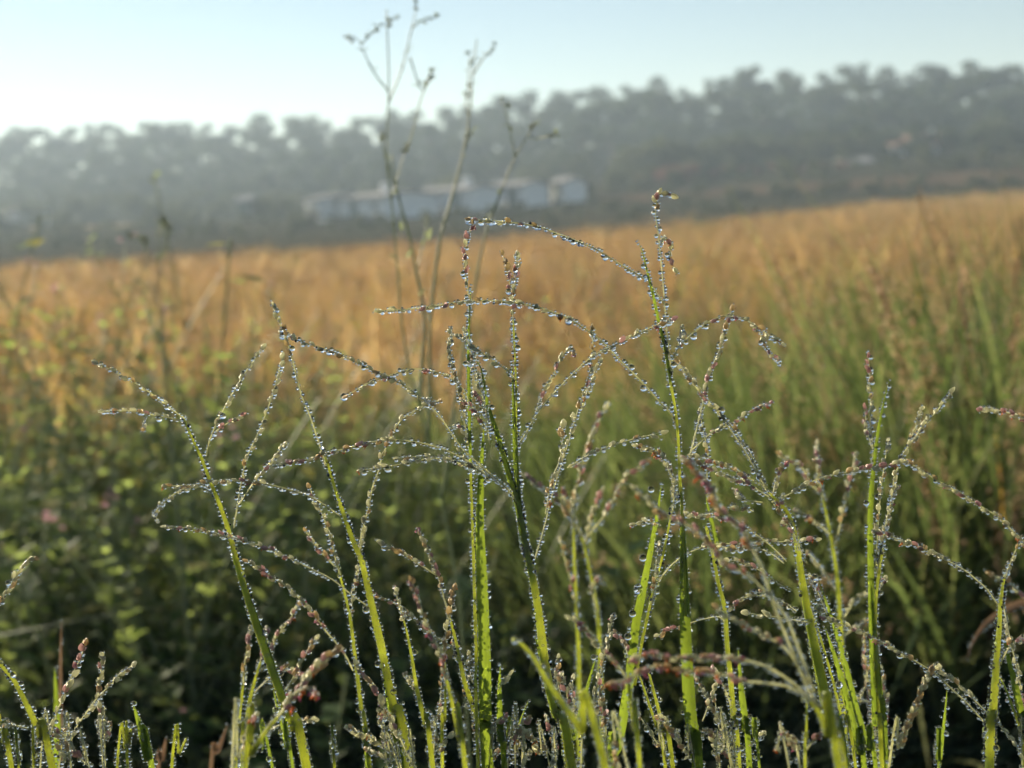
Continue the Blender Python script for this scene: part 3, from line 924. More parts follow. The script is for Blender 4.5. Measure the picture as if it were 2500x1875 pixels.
# ---- leafy weeds of the left bank, each with stems, leaves and flowers
def leafy_weed(label, x, y, h, nst, nleaf, lsize, flowers, seed, group=None, name='leafy_weed'):
    random.seed(seed)
    base = np.array((x, y, float(gz(x, y))))
    o = thing(name, label, 'weed', base, group)
    dews = []
    for s in range(nst):
        az = random.uniform(0, 6.28)
        c = arc((.02 * math.cos(az), .02 * math.sin(az), 0), az, h * random.uniform(.7, 1), random.uniform(.03, .3), random.uniform(0, .2), 12)
        c = c + np.cumsum(np.random.default_rng(seed * 9 + s).normal(0, .004, c.shape), axis=0)
        b = Bag(); b.add(*tube(c, np.linspace(.0035, .0012, 12), 5)); so = link('stem', b.mesh('stem', M['weed_stem']), o)
        for k in range(nleaf):
            t = random.uniform(.25, 1) * 11; j = min(10, int(t)); q = c[j] + (c[j + 1] - c[j]) * (t - j)
            a2 = random.uniform(0, 6.28)
            put('leaf', LEAF1 if flowers >= 0 else LEAF2, so, (0, 0, 0), q, (math.cos(a2), math.sin(a2), random.uniform(-.3, .8)), lsize * random.uniform(.5, 1.2) * (1.2 - .6 * t / 11))
            if k % 2 < 2:
                dews.append((q + np.array((random.gauss(0, .008), random.gauss(0, .008), .004)), random.uniform(.001, .0024)))
        for k in range(max(0, flowers)):
            put('flower', FLOWER, so, (0, 0, 0), c[-1] + np.array([random.gauss(0, .012) for _ in range(3)]), (random.gauss(0, .4), random.gauss(0, .4), 1), random.uniform(.008, .014))
    dm = link('dew', dew_mesh(dews, ICO1), o); dm['kind'] = 'stuff'
    return o
LW = [(-.98, 2.45, 1.24, 5, 30, .040, 5, 'pink flowered leafy weed at the far left edge'),
      (-.80, 2.55, 1.10, 5, 30, .042, 4, 'leafy weed with pale pink tops beside the left edge'),
      (-.93, 3.0, 1.42, 5, 26, .040, 2, 'taller dewy weed behind the pink flowered weeds'),
      (-.62, 2.35, 1.04, 5, 32, .040, 0, 'bright green leafy weed below the leaning left grass tips'),
      (-.45, 2.6, 1.12, 5, 30, .042, 0, 'leafy weed between the left grass stalk and its curled tip'),
      (-.72, 3.2, 1.42, 4, 26, .036, 0, 'grey green weed standing before the rice at the left'),
      (-.36, 3.1, 1.36, 4, 26, .038, 1, 'dusty green weed under the middle left skyline of the rice'),
      (-.16, 2.9, 1.02, 4, 24, .042, 0, 'low leafy weed behind the long arched grass branch'),
      (-1.2, 3.0, 1.36, 4, 24, .042, 2, 'weed with pink tops half out of frame at the left'),
      (-.98, 1.95, .80, 4, 30, .034, 0, 'small yellow green weed in the lower left shade'),
      (-.52, 2.8, 1.40, 4, 26, .036, 0, 'tall loose weed behind the bright green leafy weed'),
      (-.74, 2.15, .92, 5, 30, .036, 1, 'low spreading weed under the pale pink tops'),
      (-.30, 2.45, .88, 4, 28, .036, 0, 'dim leafy weed between the two left grass stalks')]
for i, (x, y, h, a, b, c, fl, lab) in enumerate(LW):
    leafy_weed(lab, x, y, h, a, b, c, fl, 200 + i, 'leafy weeds on the left bank')

# ---- rice plants and wild grass tufts standing out at the right
def blade_part(o, base, az, h, lean, droop, wid, mat, name='leaf_blade'):
    b = Bag(); v, f, uv = blade_geo(base, az, h, lean, droop, wid, 10); b.add(v, f, uv)
    return link(name, b.mesh(name, mat), o)

def panicle_part(o, c, mat, n=120):
    b = Bag(); b.add(*tube(c, np.linspace(.0018, .0009, len(c)), 4, False)); m_ = len(c) - 1
    for k in range(n):
        t = random.uniform(.6, 1.0) * m_; j = min(m_ - 1, int(t)); q = c[j] + (c[j + 1] - c[j]) * (t - j)
        d = c[j + 1] - c[j]; d = d / np.linalg.norm(d) + np.array([random.gauss(0, .4) for _ in range(3)])
        v, f = grain_geo(q + np.array([random.gauss(0, .009) for _ in range(3)]), d, .010, .0026); b.add(v, f, None, 1)
    return link('panicle', b.mesh('panicle', [M['rice_brown'], mat]), o)

def rice_plant(label, x, y, h, nb, npan, seed, mat='rice_green', upright=False):
    random.seed(seed)
    o = thing('rice_plant', label, 'rice', (x, y, float(gz(x, y))), 'rice plants at the right')
    for i in range(nb):
        az = random.uniform(0, 6.28); r = random.uniform(0, .03)
        blade_part(o, (r * math.cos(az), r * math.sin(az), 0), az, h * random.uniform(.65, .95), random.uniform(.03, .16), random.uniform(0, .35), random.uniform(.007, .011),
                   M[mat if random.random() < .55 else random.choice(['rice_leaf', 'rice_yellow', 'rice_green'])])
    for i in range(npan):
        az = random.uniform(0, 6.28)
        panicle_part(o, arc((0, 0, 0), az, h * random.uniform(.86, 1.0), random.uniform(.02, .1), .12 if upright else random.uniform(.2, .5), 12), M['grain'])
    return o
RP = [(.74, 2.2, 1.44, 11, 7, 1, 'golden rice plant with upright heads near the right edge'), (.88, 2.35, 1.47, 10, 7, 1, 'rice plant with orange blade tips at the right edge'),
      (.64, 2.5, 1.42, 10, 6, 1, 'rice plant with brown tips second in from the right edge plants'), (.55, 2.9, 1.32, 10, 6, 0, 'rice plant with drooping brown heads right of the tallest grass'),
      (1.0, 2.75, 1.52, 10, 7, 1, 'tall rice plant rising highest at the right edge'), (.83, 3.2, 1.45, 10, 7, 0, 'rice plant with bent golden heads behind the right edge plants'),
      (.36, 3.3, 1.16, 10, 4, 0, 'short rice plant right behind the tallest grass tip'), (.72, 3.6, 1.28, 9, 4, 0, 'rice plant among green blades at the mid right')]
for i, (x, y, h, nb, npn, up, lab) in enumerate(RP):
    rice_plant(lab, x, y, h, nb, npn, 300 + i, 'rice_green', bool(up))
GT = [(.34, 2.75, 1.15, 14, 'green grass tuft under the arched grass branch at mid right'), (.52, 2.5, 1.18, 15, 'bushy green tuft left of the golden rice plants'),
      (.70, 2.25, 1.05, 15, 'green tuft in front of the golden rice plants'), (.88, 2.15, 1.05, 14, 'arching green tuft at the right edge below the rice'),
      (.18, 3.0, 1.1, 13, 'pale tuft behind the tallest grass stalk'), (.42, 3.15, 1.25, 14, 'tall yellow green tuft below the rice line at the right'),
      (.60, 3.0, 1.28, 14, 'dense yellow green tuft between the rice plants'), (.98, 2.3, 1.2, 14, 'dewy tuft reaching out of the right edge')]
for i, (x, y, h, nb, lab) in enumerate(GT):
    random.seed(400 + i)
    o = thing('grass_tuft', lab, 'grass', (x, y, float(gz(x, y))), 'green tufts at the right')
    for k in range(nb):
        az = random.uniform(0, 6.28); r = random.uniform(0, .04)
        blade_part(o, (r * math.cos(az), r * math.sin(az), 0), az, h * random.uniform(.6, 1.05), random.uniform(.05, .45), random.uniform(.1, .9), random.uniform(.006, .011), M['grass_green'])

# ================================================================== FOREGROUND: WET GRASS
FR = {'F': (0, 0, 1.1302), 'A': (0, 0, .5654), 'B': (1250, 0, .5654), 'C': (0, 938, .5654), 'D': (1250, 938, .5654),
      '1': (1500, 1000, .22604), '2': (1400, 1400, .28626), '3': (2000, 900, .30139), '4': (1950, 1400, .28631), '5': (850, 1350, .31646),
      '6': (1000, 650, .30139), '7': (500, 1400, .28626), '8': (0, 1330, .32852)}
PX = 0.55 / FP                                # size of a photo pixel at the focus distance

# spikelet: small pointed oval husk; three slightly different bodies, four tints
def spikelet_mesh(mat, fat, seed, open_=0.0):
    r = np.random.default_rng(seed)
    t = np.array([0, .12, .32, .55, .78, .93, 1.0])
    rad = np.array([.10, .30, .46, .48, .34, .16, .02]) * fat
    k = 7
    b = Bag()
    a = np.arange(k) * 6.2832 / k
    c = np.stack([.05 * np.sin(t * 3), 0 * t, t], 1)
    v, f = [], []
    for i in range(len(t)):
        for j in range(k):
            q = rad[i] * (1 + .10 * math.cos(2 * a[j]) + r.normal(0, .03))
            v.append((c[i, 0] + q * math.cos(a[j]), q * .8 * math.sin(a[j]), t[i]))
    for i in range(len(t) - 1):
        for j in range(k):
            f.append((i * k + j, i * k + (j + 1) % k, (i + 1) * k + (j + 1) % k, (i + 1) * k + j))
    b.add(np.array(v), f)
    # outer glume: shorter scale hugging one side
    gv = []
    for i, tt in enumerate((0, .2, .42, .6)):
        ww = (.12, .42, .40, .03)[i] * fat
        for s in (-1, 0, 1):
            gv.append((.05 - (.52 * fat * (1.0 if s == 0 else .72) * (.4, 1, 1, .85)[i]), s * ww, tt))
    b.add(np.array(gv), [(i * 3 + j, i * 3 + j + 1, (i + 1) * 3 + j + 1, (i + 1) * 3 + j) for i in range(3) for j in range(2)])
    return b.mesh('spikelet', mat)
SPK = {'g': [spikelet_mesh(M['sp_green'], .95, 1), spikelet_mesh(M['sp_green'], 1.15, 2)],
       'p': [spikelet_mesh(M['sp_purple'], .95, 3), spikelet_mesh(M['sp_purple'], 1.2, 4)],
       'o': [spikelet_mesh(M['sp_gold'], 1.0, 5), spikelet_mesh(M['sp_gold'], 1.2, 6)]}
def tassel(mat, seed):
    r = np.random.default_rng(seed); b = Bag()
    for k in range(4):
        d = r.normal(size=3); d[2] = -abs(d[2]) - .4
        v, f = grain_geo(r.normal(0, .12, 3), d, r.uniform(.6, 1.1), .17); b.add(v, f)
    return b.mesh('anther', mat)
TAS = {'a': tassel(M['anther'], 7), 's': tassel(M['stigma'], 8)}
DROP = mesh_np('dew_drop', ICO3[0] * np.array((1, 1, 1.06)), ICO3[1], M['water'])
TINT = {'g': 'gggggggo', 'm': 'gggggpo', 'p': 'pgpggo', 'o': 'ooogg', 'r': 'pgggopo'}

class Plant:
    def __init__(s, label, d, name='grass_plant', cat='grass', group='wet grass plants in the foreground'):
        s.label, s.d, s.nm, s.cat, s.group = label, d, name, cat, group
        s.o, s.dews = None, []
        s.nd = 0
        s.h = (hash(label) if False else sum(ord(c) * (i + 1) for i, c in enumerate(label))) % 100000
        random.seed(s.h)
    def vis_t(s, L, n):
        """0..1 along the traced part of the curve, 0 on what lies below the frame"""
        return np.clip((np.linspace(0, L, n) - (L - s.Lv)) / s.Lv, 0, 1)
    def pts(s, fr, pts, bow=0.0, dd=0.0):
        ox, oy, sc = FR[fr]
        n = len(pts)
        out = []
        for i, (x, y) in enumerate(pts):
            t = i / max(1, n - 1)
            out.append(P(ox + x * sc, oy + y * sc, s.d + dd * t + bow * math.sin(t * math.pi)))
        a = np.array(out)
        s.Lv = np.linalg.norm(np.diff(a, axis=0), axis=1).sum() * 1.01
        u0, v0 = ox + pts[0][0] * sc, oy + pts[0][1] * sc
        if v0 > 1835:                       # goes on below the frame to the soil
            p, t = a[0], a[0] - a[1]
            t = t / np.linalg.norm(t)
            z0 = float(gz(p[0], p[1]))
            L = p[2] - z0
            foot = p + np.array((t[0] * .25, t[1] * .25, 0)) * L; foot[2] = float(gz(foot[0], foot[1])) - .005
            mid = p * .5 + foot * .5 + np.array((t[0], t[1], 0)) * L * .06
            a = np.vstack([foot, mid, a])
        return a
    def root(s, p):
        if s.o is None:
            z = min(float(gz(p[0], p[1])), p[2])
            s.base = np.array((p[0], p[1], z))
            s.o = thing(s.nm, s.label, s.cat, s.base, s.group)
    def beads(s, c, r, dens, par, big=0.0, edge=None, dir_bias=None):
        """dew along a curve: fine beads as one mesh, big drops as parts"""
        px = s.d / FP
        L = np.concatenate([[0], np.cumsum(np.linalg.norm(np.diff(c, axis=0), axis=1))])
        vis = c[:, 2] > CAM[2] - .34
        t, n, b = frames(c)
        q = 0.0
        step = 4.1 * px / max(dens, .05)
        while dens > 0 and q < L[-1]:
            q += step * random.uniform(.4, 1.5) * (1.0 if math.sin(q / px * .045 + s.h) + .5 * math.sin(q / px * .11) > -.75 else 2.6)
            i = min(len(c) - 1, int(np.searchsorted(L, q)))
            if not vis[i]:
                continue
            a = random.uniform(0, 6.28)
            # most sit on the two outlines
            if random.random() < .7:
                a = random.choice([0, math.pi]) + random.gauss(0, .35)
            e = math.cos(a) * n[i] + math.sin(a) * b[i]
            rr = px * min(5.2, max(1.3, random.lognormvariate(1.02, .32)))
            s.dews.append((c[i] + e * (r[i] + rr * .75) - s.base, rr))
        if big > 0:
            q = random.uniform(0, 10) * px
            while q < L[-1]:
                q += random.uniform(7, 32) * px / big
                i = min(len(c) - 1, int(np.searchsorted(L, q)))
                if not vis[i] or q > L[-1] or s.nd > 280:
                    continue
                horiz = 1 - abs(t[i][2])
                e = np.array((random.gauss(0, .5), random.gauss(0, .4), -1.0)) if horiz > .35 else (random.choice([-1, -1, 1]) * n[i] + np.array((0, random.gauss(0, .4), -.25)))
                e = e - t[i] * (e @ t[i]); e = e / (np.linalg.norm(e) + 1e-9)
                rr = px * min(8.5, max(3.0, random.lognormvariate(1.5, .27)))
                o = link('dew_drop', DROP, par, Vector(c[i] + e * (r[i] + rr * .78) - s.base))
                o.scale = (rr, rr, rr)
                s.nd += 1
    def stem(s, fr, pts, w0, w1, dew=1.0, big=.15, bow=0.0, dd=0.0, mat='stem'):
        px = s.d / FP
        p = s.pts(fr, pts, bow, dd)
        s.root(p[0])
        c, L = smooth_line(p, 10 * px)
        r = px * .43 * np.interp(s.vis_t(L, len(c)), [0, .45, 1], [w0, w0 * .75 + w1 * .25, w1])
        bg = Bag(); bg.add(*tube(c - s.base, r, 6))
        o = link('stem', bg.mesh('stem', M[mat]), s.o)
        s.beads(c, r, dew * (1 + w0 / 30), o, big)
        # beads on the face of thicker stems
        t, n, b = frames(c)
        vis = [i for i in range(len(c)) if c[i][2] > CAM[2] - .34 and r[i] > 4 * px]
        for k in range(int(len(vis) * 1.2 * dew) if abs(s.d - .55) < .06 else 0):
            i = random.choice(vis); rr = px * random.uniform(.9, 2.0)
            a = random.uniform(.15, math.pi - .15)
            e = math.cos(a) * n[i] + math.sin(a) * b[i]
            if e @ FWD > 0: e = e - 2 * (e @ FWD) * FWD
            s.dews.append((c[i] + e * (r[i] + rr * .6) + t[i] * px * random.uniform(-3, 3) - s.base, rr))
        return s
    def leaf(s, fr, pts, wd, twist=None, fold=.35, dew=.8, big=.2, bow=0.0, dd=0.0, mat='leaf', base_w=.75):
        px = s.d / FP
        p = s.pts(fr, pts, bow, dd)
        s.root(p[0])
        c, L = smooth_line(p, 8 * px)
        t = s.vis_t(L, len(c))
        w = wd * px * np.interp(t, [0, .3, .6, .85, .96, 1], [base_w, 1, .85, .45, .16, .03])
        tw = random.uniform(-.5, .5) if twist is None else twist
        bg = Bag(); bg.add(*ribbon(c - s.base, w, tw, fold, tw + random.uniform(-.3, .3)))
        o = link('leaf_blade', bg.mesh('leaf_blade', M[mat]), s.o)
        s.beads(c, w * .5 * math.cos(tw), dew * 1.3, o, big)
        # droplets lying on the face
        vis = np.where(c[:, 2] > CAM[2] - .34)[0]
        for k in range(int(len(vis) * .5 * dew)):
            i = random.choice(list(vis)); rr = px * random.uniform(1.0, 2.4)
            _, nn, bb = frames(c[max(0, i - 1):i + 2])
            s.dews.append((c[i] + nn[0] * random.uniform(-.4, .4) * w[i] - FWD * (rr * .4 + .1 * w[i]) - s.base, rr))
        return s
    def br(s, fr, pts, n=8, tint='g', t0=.45, w=5.0, dew=1.0, big=.35, size=1.0, bow=None, dd=None, tas=0.12):
        px = s.d / FP
        p = s.pts(fr, pts, random.uniform(-.012, .012) if bow is None else bow, random.uniform(-.02, .02) if dd is None else dd)
        s.root(p[0])
        c, L = smooth_line(p, 8 * px)
        t = s.vis_t(L, len(c))
        r = px * .38 * np.interp(t, [0, 1], [w, w * .6])
        i0 = int(np.searchsorted(t, 1e-6)) if t[0] == 0 and t[min(3, len(t) - 1)] == 0 else 0
        # slight zigzag of the rachis
        bg = Bag(); bg.add(*tube(c - s.base, r, 5))
        o = link('branch', bg.mesh('branch', M['branch']), s.o)
        tt, nn, bb = frames(c)
        for k in range(n):
            q = t0 + (1 - t0) * ((k + random.uniform(-.3, .3)) / max(1, n - 1)) if n > 1 else 1.0
            q = min(1.0, max(0, q)); i = min(len(c) - 1, i0 + int(q * (len(c) - 1 - i0)))
            key = random.choice(TINT[tint])
            side = random.choice([-1, 1]) * nn[i] * random.uniform(.5, 1) + bb[i] * random.gauss(0, .6)
            side = side / np.linalg.norm(side)
            if i >= len(c) - 2:
                d = tt[i]; pos = c[i]
            else:
                d = tt[i] + side * random.uniform(.15, .55); pos = c[i] + side * r[i] * .8
            ln = px * size * random.uniform(14, 20.5)
            so = put('spikelet', random.choice(SPK[key]), o, s.base, pos, d, ln, random.uniform(0, 6.28))
            so.scale = (ln * random.uniform(.5, .6), ln * random.uniform(.5, .6), ln)
            if random.random() < tas or (key == 'p' and random.random() < tas):
                put('anther', TAS['a' if random.random() < .65 else 's'], o, s.base, pos + d / np.linalg.norm(d) * ln * .7, (random.gauss(0, .5), random.gauss(0, .5), 1), px * size * (random.uniform(7, 12) if s.d > .47 else random.uniform(11, 18)))
            # beads on the husk
            for z in range(3):
                e = np.array([random.gauss(0, 1) for _ in range(3)]); e /= np.linalg.norm(e)
                s.dews.append((pos + d / np.linalg.norm(d) * ln * random.uniform(.2, 1) + e * ln * .27 - s.base, px * random.uniform(1.6, 3.6)))
        s.beads(c, r, dew, o, big)
        return s
    def drop(s, fr, x, y, rad):
        ox, oy, sc = FR[fr]
        px = s.d / FP
        o = link('dew_drop', DROP, s.o, Vector(P(ox + x * sc, oy + y * sc, s.d - .003) - s.base))
        o.scale = (rad * px,) * 3
        return s
    def done(s):
        if s.dews:
            o = link('dew', dew_mesh(s.dews, None if abs(s.d - .55) < .06 else ICO1), s.o); o['kind'] = 'stuff'

PL = []
def plant(label, d, **k):
    p = Plant(label, d, **k); PL.append(p); return p

# --- left stalk
(plant('tall left grass stalk leaning left with forked drooping tips', .575)
 .stem('C', [(1330, 1690), (1260, 1480), (1180, 1250), (1110, 1050), (1040, 830), (1000, 680), (960, 550), (900, 400), (870, 320), (815, 200), (795, 150)], 26, 5, 1.2)
 .leaf('C', [(1250, 1440), (1160, 1180), (1080, 950), (1020, 780), (985, 660)], 19, .3, base_w=.8)
 .br('F', [(400, 905), (365, 880), (320, 845), (270, 815), (205, 782)], 8, 'g', .3)
 .br('F', [(400, 915), (380, 905), (340, 898), (290, 888), (225, 888)], 8, 'm', .3)
 .br('F', [(318, 893), (312, 905), (308, 930)], 3, 'g', .5, 3)
 .br('F', [(445, 985), (455, 945), (480, 890), (520, 820), (565, 755)], 9, 'g', .35)
 .br('F', [(462, 935), (490, 915), (525, 895)], 5, 'p', .3, 4)
 .br('F', [(505, 1140), (510, 1110), (530, 1000), (560, 930), (590, 850), (610, 770)], 14, 'g', .3)
 .br('F', [(512, 1095), (550, 1040), (590, 990), (615, 960)], 7, 'p', .4)
 .br('C', [(915, 470), (870, 445), (800, 450), (730, 490), (690, 530), (668, 558), (680, 590)], 9, 'g', .2, dd=.06))
# --- second stalk
(plant('second stalk from the left with two long purple seeded arching branches', .55)
 .stem('C', [(1770, 1690), (1700, 1400), (1650, 1150), (1600, 930), (1560, 760), (1530, 690), (1490, 580), (1470, 520), (1440, 430), (1410, 330), (1390, 290)], 27, 6, 1.5)
 .br('F', [(705, 1010), (690, 960), (670, 900), (650, 850), (632, 780), (615, 720), (600, 690), (590, 658)], 9, 'o', .72, 6, 1.2, .6)
 .leaf('5', [(440, 1690), (370, 1450), (310, 1150), (275, 950), (255, 860)], 13, .2)
 .br('C', [(1470, 570), (1400, 520), (1330, 480), (1250, 455), (1150, 430), (1080, 420), (1000, 415), (920, 420), (830, 435), (710, 440)], 16, 'p', .4, big=.5, tas=.25)
 .br('C', [(1590, 960), (1520, 910), (1430, 840), (1330, 790), (1250, 750), (1180, 715), (1100, 690), (1020, 665), (950, 650), (870, 630), (800, 620), (725, 615)], 20, 'm', .35, big=.45)
 .br('C', [(1555, 740), (1560, 650), (1590, 540), (1610, 440), (1640, 360), (1650, 310), (1680, 250), (1720, 170), (1750, 140), (1800, 110)], 16, 'g', .15, tas=.2)
 .br('C', [(1548, 770), (1560, 700), (1575, 640), (1570, 600)], 5, 'g', .3)
 .drop('5', 138, 440, 9).drop('5', 515, 768, 7).drop('5', 350, 1070, 8).drop('5', 262, 870, 7))
# --- centre: broad blade and upright
(plant('upright central stalk with a broad dark green blade', .55)
 .leaf('F', [(1055, 1700), (1048, 1560), (1045, 1400), (1040, 1250), (1036, 1130), (1040, 1000), (1046, 915)], 33, .15, .22, .9, .1, base_w=.9)
 .stem('F', [(1034, 1690), (1028, 1400), (1022, 1180), (1016, 1000), (1013, 850), (1013, 740)], 10, 6, 1.4, .5, dd=.004)
 .leaf('F', [(1016, 1000), (1013, 850), (1012, 740), (1014, 680), (1018, 615)], 9, .2, .3, .8, .5)
 .br('A', [(2028, 1380), (2020, 1240), (2008, 1180), (2005, 1100), (2022, 1030), (2040, 955)], 9, 'p', .35, 4, 1, .7, 1.1)
 .br('6', [(480, 1450), (440, 1250), (400, 1050), (375, 950), (340, 830), (335, 740), (325, 640), (345, 570), (330, 500)], 14, 'g', .2, 4.5, 1.3, .9)
 .br('6', [(470, 1440), (440, 1330), (400, 1290), (370, 1300)], 4, 'p', .4, 4)
 .br('F', [(1018, 880), (1000, 840), (960, 810), (900, 797), (850, 808), (800, 825), (752, 853)], 8, 'm', .3, 4.5, 1, .9)
 .drop('F', 743, 858, 9)
 .br('6', [(640, 1330), (590, 1270), (540, 1180), (480, 1120), (430, 1090)], 8, 'p', .3, 4)
 .br('6', [(620, 1290), (600, 1180), (560, 1100), (520, 1020)], 6, 'p', .3, 4)
 .br('6', [(500, 1620), (430, 1540), (390, 1460)], 4, 'g', .3, 4))
# --- centre: leaning stalk with the fan of branches
(plant('thick central stalk with twin sharp blades and a fan of dew hung branches', .545)
 .stem('F', [(1240, 1700), (1200, 1540), (1180, 1450), (1160, 1300), (1140, 1200), (1120, 1090), (1100, 1030), (1080, 960)], 29, 10, 1.5)
 .leaf('F', [(1150, 1260), (1122, 1110), (1098, 1020), (1075, 940), (1052, 870), (1040, 800), (1022, 768)], 16, .3, .3, .9, .8)
 .leaf('F', [(1150, 1240), (1128, 1150), (1118, 1050), (1113, 960), (1110, 880), (1106, 780)], 15, -.2, .3, .8, .7)
 .leaf('5', [(1720, 1690), (1600, 1250), (1520, 950), (1470, 750), (1440, 640)], 24, .4)
 .stem('F', [(1140, 1220), (1130, 1140), (1122, 1070), (1116, 960), (1115, 860), (1112, 760), (1108, 690)], 7, 4, 1.2, 1.2)
 .br('F', [(1110, 760), (1108, 690), (1106, 640), (1096, 590), (1086, 552)], 10, 'p', .3, 4, 1.2, .7, 1.1)
 .br('F', [(1107, 650), (1114, 600), (1117, 545)], 7, 'p', .1, 4, 1.2, .7, 1.1)
 .br('6', [(650, 1450), (620, 1200), (590, 1050), (560, 950), (530, 850), (510, 740), (490, 680), (450, 540)], 5, 'g', .5, 4, 1.3, 1.3)
 .br('6', [(860, 920), (800, 850), (680, 765), (560, 680), (450, 600), (380, 560)], 7, 'g', .3, 5, 1.2, .6)
 .br('F', [(1122, 960), (1130, 945), (1170, 880), (1220, 825), (1280, 770), (1340, 740), (1400, 710), (1450, 690)], 10, 'p', .6, 4.5, 1.1, .8)
 .br('6', [(1020, 1200), (1060, 1060), (1110, 960), (1180, 850), (1230, 750), (1290, 660), (1318, 690)], 9, 'm', .25, 4, 1.1, .7, 1.15)
 .br('F', [(1153, 1215), (1175, 1140), (1195, 1060), (1220, 980), (1250, 880), (1270, 820), (1280, 760), (1280, 706)], 12, 'm', .45, 5, 1.3, .7, 1.15)
 .br('6', [(1390, 1160), (1430, 1050), (1470, 940), (1500, 850), (1540, 780)], 6, 'm', .3, 4, 1, .6, 1.1)
 .br('F', [(1178, 1110), (1190, 1040), (1210, 990), (1216, 925)], 8, 'o', .1, 4, 1, .5, 1.25)
 .br('D', [(240, 360), (340, 300), (430, 265), (530, 235), (640, 210)], 7, 'g', .3, 4, 1, .4, 1.1)
 .br('F', [(1120, 1090), (1100, 1060), (1050, 1015), (1000, 970), (950, 900), (910, 860), (860, 825), (800, 797), (720, 760), (650, 738), (612, 720)], 18, 'm', .42, 5.5, 1.2, .6, 1.1)
 .br('F', [(915, 862), (930, 868), (948, 866)], 3, 'o', .4, 3.5, size=1.15, tas=.4)
 .br('C', [(2180, 440), (2080, 370), (2000, 320), (1900, 275), (1800, 250), (1700, 240), (1600, 250), (1500, 275), (1400, 300), (1300, 330), (1200, 350)], 18, 'p', .5, 5, 1.2, .6, tas=.25)
 .br('C', [(2150, 420), (2060, 370), (1980, 340), (1900, 320), (1800, 312), (1710, 320)], 8, 'g', .3, 4.5, 1.1, .6)
 .br('C', [(2120, 400), (2020, 345), (1930, 325), (1850, 322), (1700, 350), (1570, 370)], 8, 'g', .35, 4.5, 1.1, .6))
# --- slim stalk
(plant('slim leaning stalk just left of the blurred pink seed head', .55)
 .stem('5', [(655, 1690), (600, 1350), (530, 1050), (490, 800), (450, 600), (410, 450)], 15, 4, 1.2, .3)
 .br('5', [(430, 520), (405, 440), (370, 320), (358, 270)], 8, 'm', .0, 4)
 .br('5', [(545, 1160), (510, 1050), (460, 980), (435, 930)], 5, 'g', .3, 4)
 .drop('5', 610, 1215, 6))
# --- tallest right of centre
(plant('tallest stalk right of centre with a hooked pink tip and broad lower blade', .55)
 .leaf('D', [(805, 1720), (795, 1600), (770, 1420), (755, 1200), (745, 950), (740, 750), (735, 600), (733, 470)], 30, .1, .2, .5, .08, base_w=.9)
 .stem('D', [(752, 1000), (744, 800), (735, 560), (725, 400), (715, 200), (700, 80), (685, 0), (660, -158), (640, -240)], 9, 7, 1.3, .6)
 .leaf('B', [(685, 1650), (660, 1500), (635, 1400), (610, 1280), (585, 1180), (560, 1080), (540, 1040)], 9, .2, .3, 1, .6)
 .br('B', [(690, 1620), (670, 1450), (660, 1330), (650, 1200), (640, 1100), (630, 1000), (620, 930), (625, 880), (622, 850), (650, 832), (685, 842)], 7, 'r', .86, 5, 1.2, 1.4, 1.1, tas=.5)
 .br('B', [(636, 1060), (645, 1030), (662, 1025), (690, 1055), (680, 1110), (700, 1155)], 7, 'p', .3, 4, 1, .6, tas=.3)
 .br('B', [(655, 1310), (600, 1230), (550, 1190), (450, 1130), (370, 1080), (280, 1040), (200, 1010), (120, 980), (40, 965), (-60, 955), (-140, 950), (-190, 945)], 7, 'p', .7, 5, 1.2, 1.3)
 .br('D', [(715, 200), (690, 130), (640, 80), (570, 0), (470, -100), (370, -200), (230, -290), (80, -340), (-60, -360), (-200, -358), (-330, -340), (-440, -325), (-560, -318)], 16, 'm', .45, 6, 1.2, 1.1, 1.05)
 .br('B', [(690, 1560), (720, 1500), (780, 1440), (850, 1390), (920, 1365), (1000, 1380), (1060, 1410), (1110, 1450), (1160, 1480)], 10, 'm', .4, 5, 1.1, .6, tas=.2)
 .br('B', [(1050, 1405), (1075, 1450), (1090, 1490), (1120, 1530), (1158, 1568)], 8, 'r', .1, 4, 1, .5, tas=.4)
 .br('B', [(715, 1500), (730, 1470), (735, 1410)], 4, 'g', .4, 4)
 .br('D', [(760, 330), (770, 300), (800, 180), (830, 60), (860, -60), (900, -160), (930, -260), (950, -330)], 14, 'p', .45, 5.5, 1.2, .6, 1.1, tas=.3)
 .br('D', [(770, 290), (850, 220), (900, 190), (940, 175), (1000, 135), (1060, 100), (1110, 80)], 12, 'p', .3, 4.5, 1.1, .5, tas=.3)
 .br('D', [(725, 420), (690, 400), (660, 330), (600, 280), (540, 265)], 12, 'r', .3, 6, 1.3, .5, 1.1, tas=.35))
# --- broad blade with big drops
(plant('broad upright blade edged with large dew drops beside a silvery stem', .56)
 .leaf('D', [(415, 1730), (450, 1580), (500, 1300), (530, 1050), (560, 900), (600, 700), (630, 540), (645, 430)], 28, .2, .25, .8, .25, base_w=.9)
 .stem('D', [(530, 1300), (560, 1120), (590, 980), (620, 850), (650, 740), (680, 600), (705, 470)], 9, 5, 1.4, .6)
 .br('D', [(600, 960), (620, 850), (620, 800), (635, 690)], 7, 'm', .3, 5, 1.2, .8)
 .br('D', [(690, 560), (700, 470), (690, 400), (665, 350), (640, 300)], 8, 'm', .3, 5, 1.3, .9)
 .br('D', [(640, 610), (590, 590), (560, 595), (520, 605)], 5, 'r', .3, 4, tas=.4)
 .br('D', [(630, 850), (700, 770), (780, 720), (880, 690), (1000, 690), (1100, 680), (1200, 680), (1310, 670)], 14, 'p', .35, 4.5, 1.1, .5, tas=.25)
 .drop('D', 545, 885, 12).drop('D', 520, 990, 9).drop('D', 500, 1090, 9).drop('D', 565, 750, 9).drop('D', 600, 455, 8))
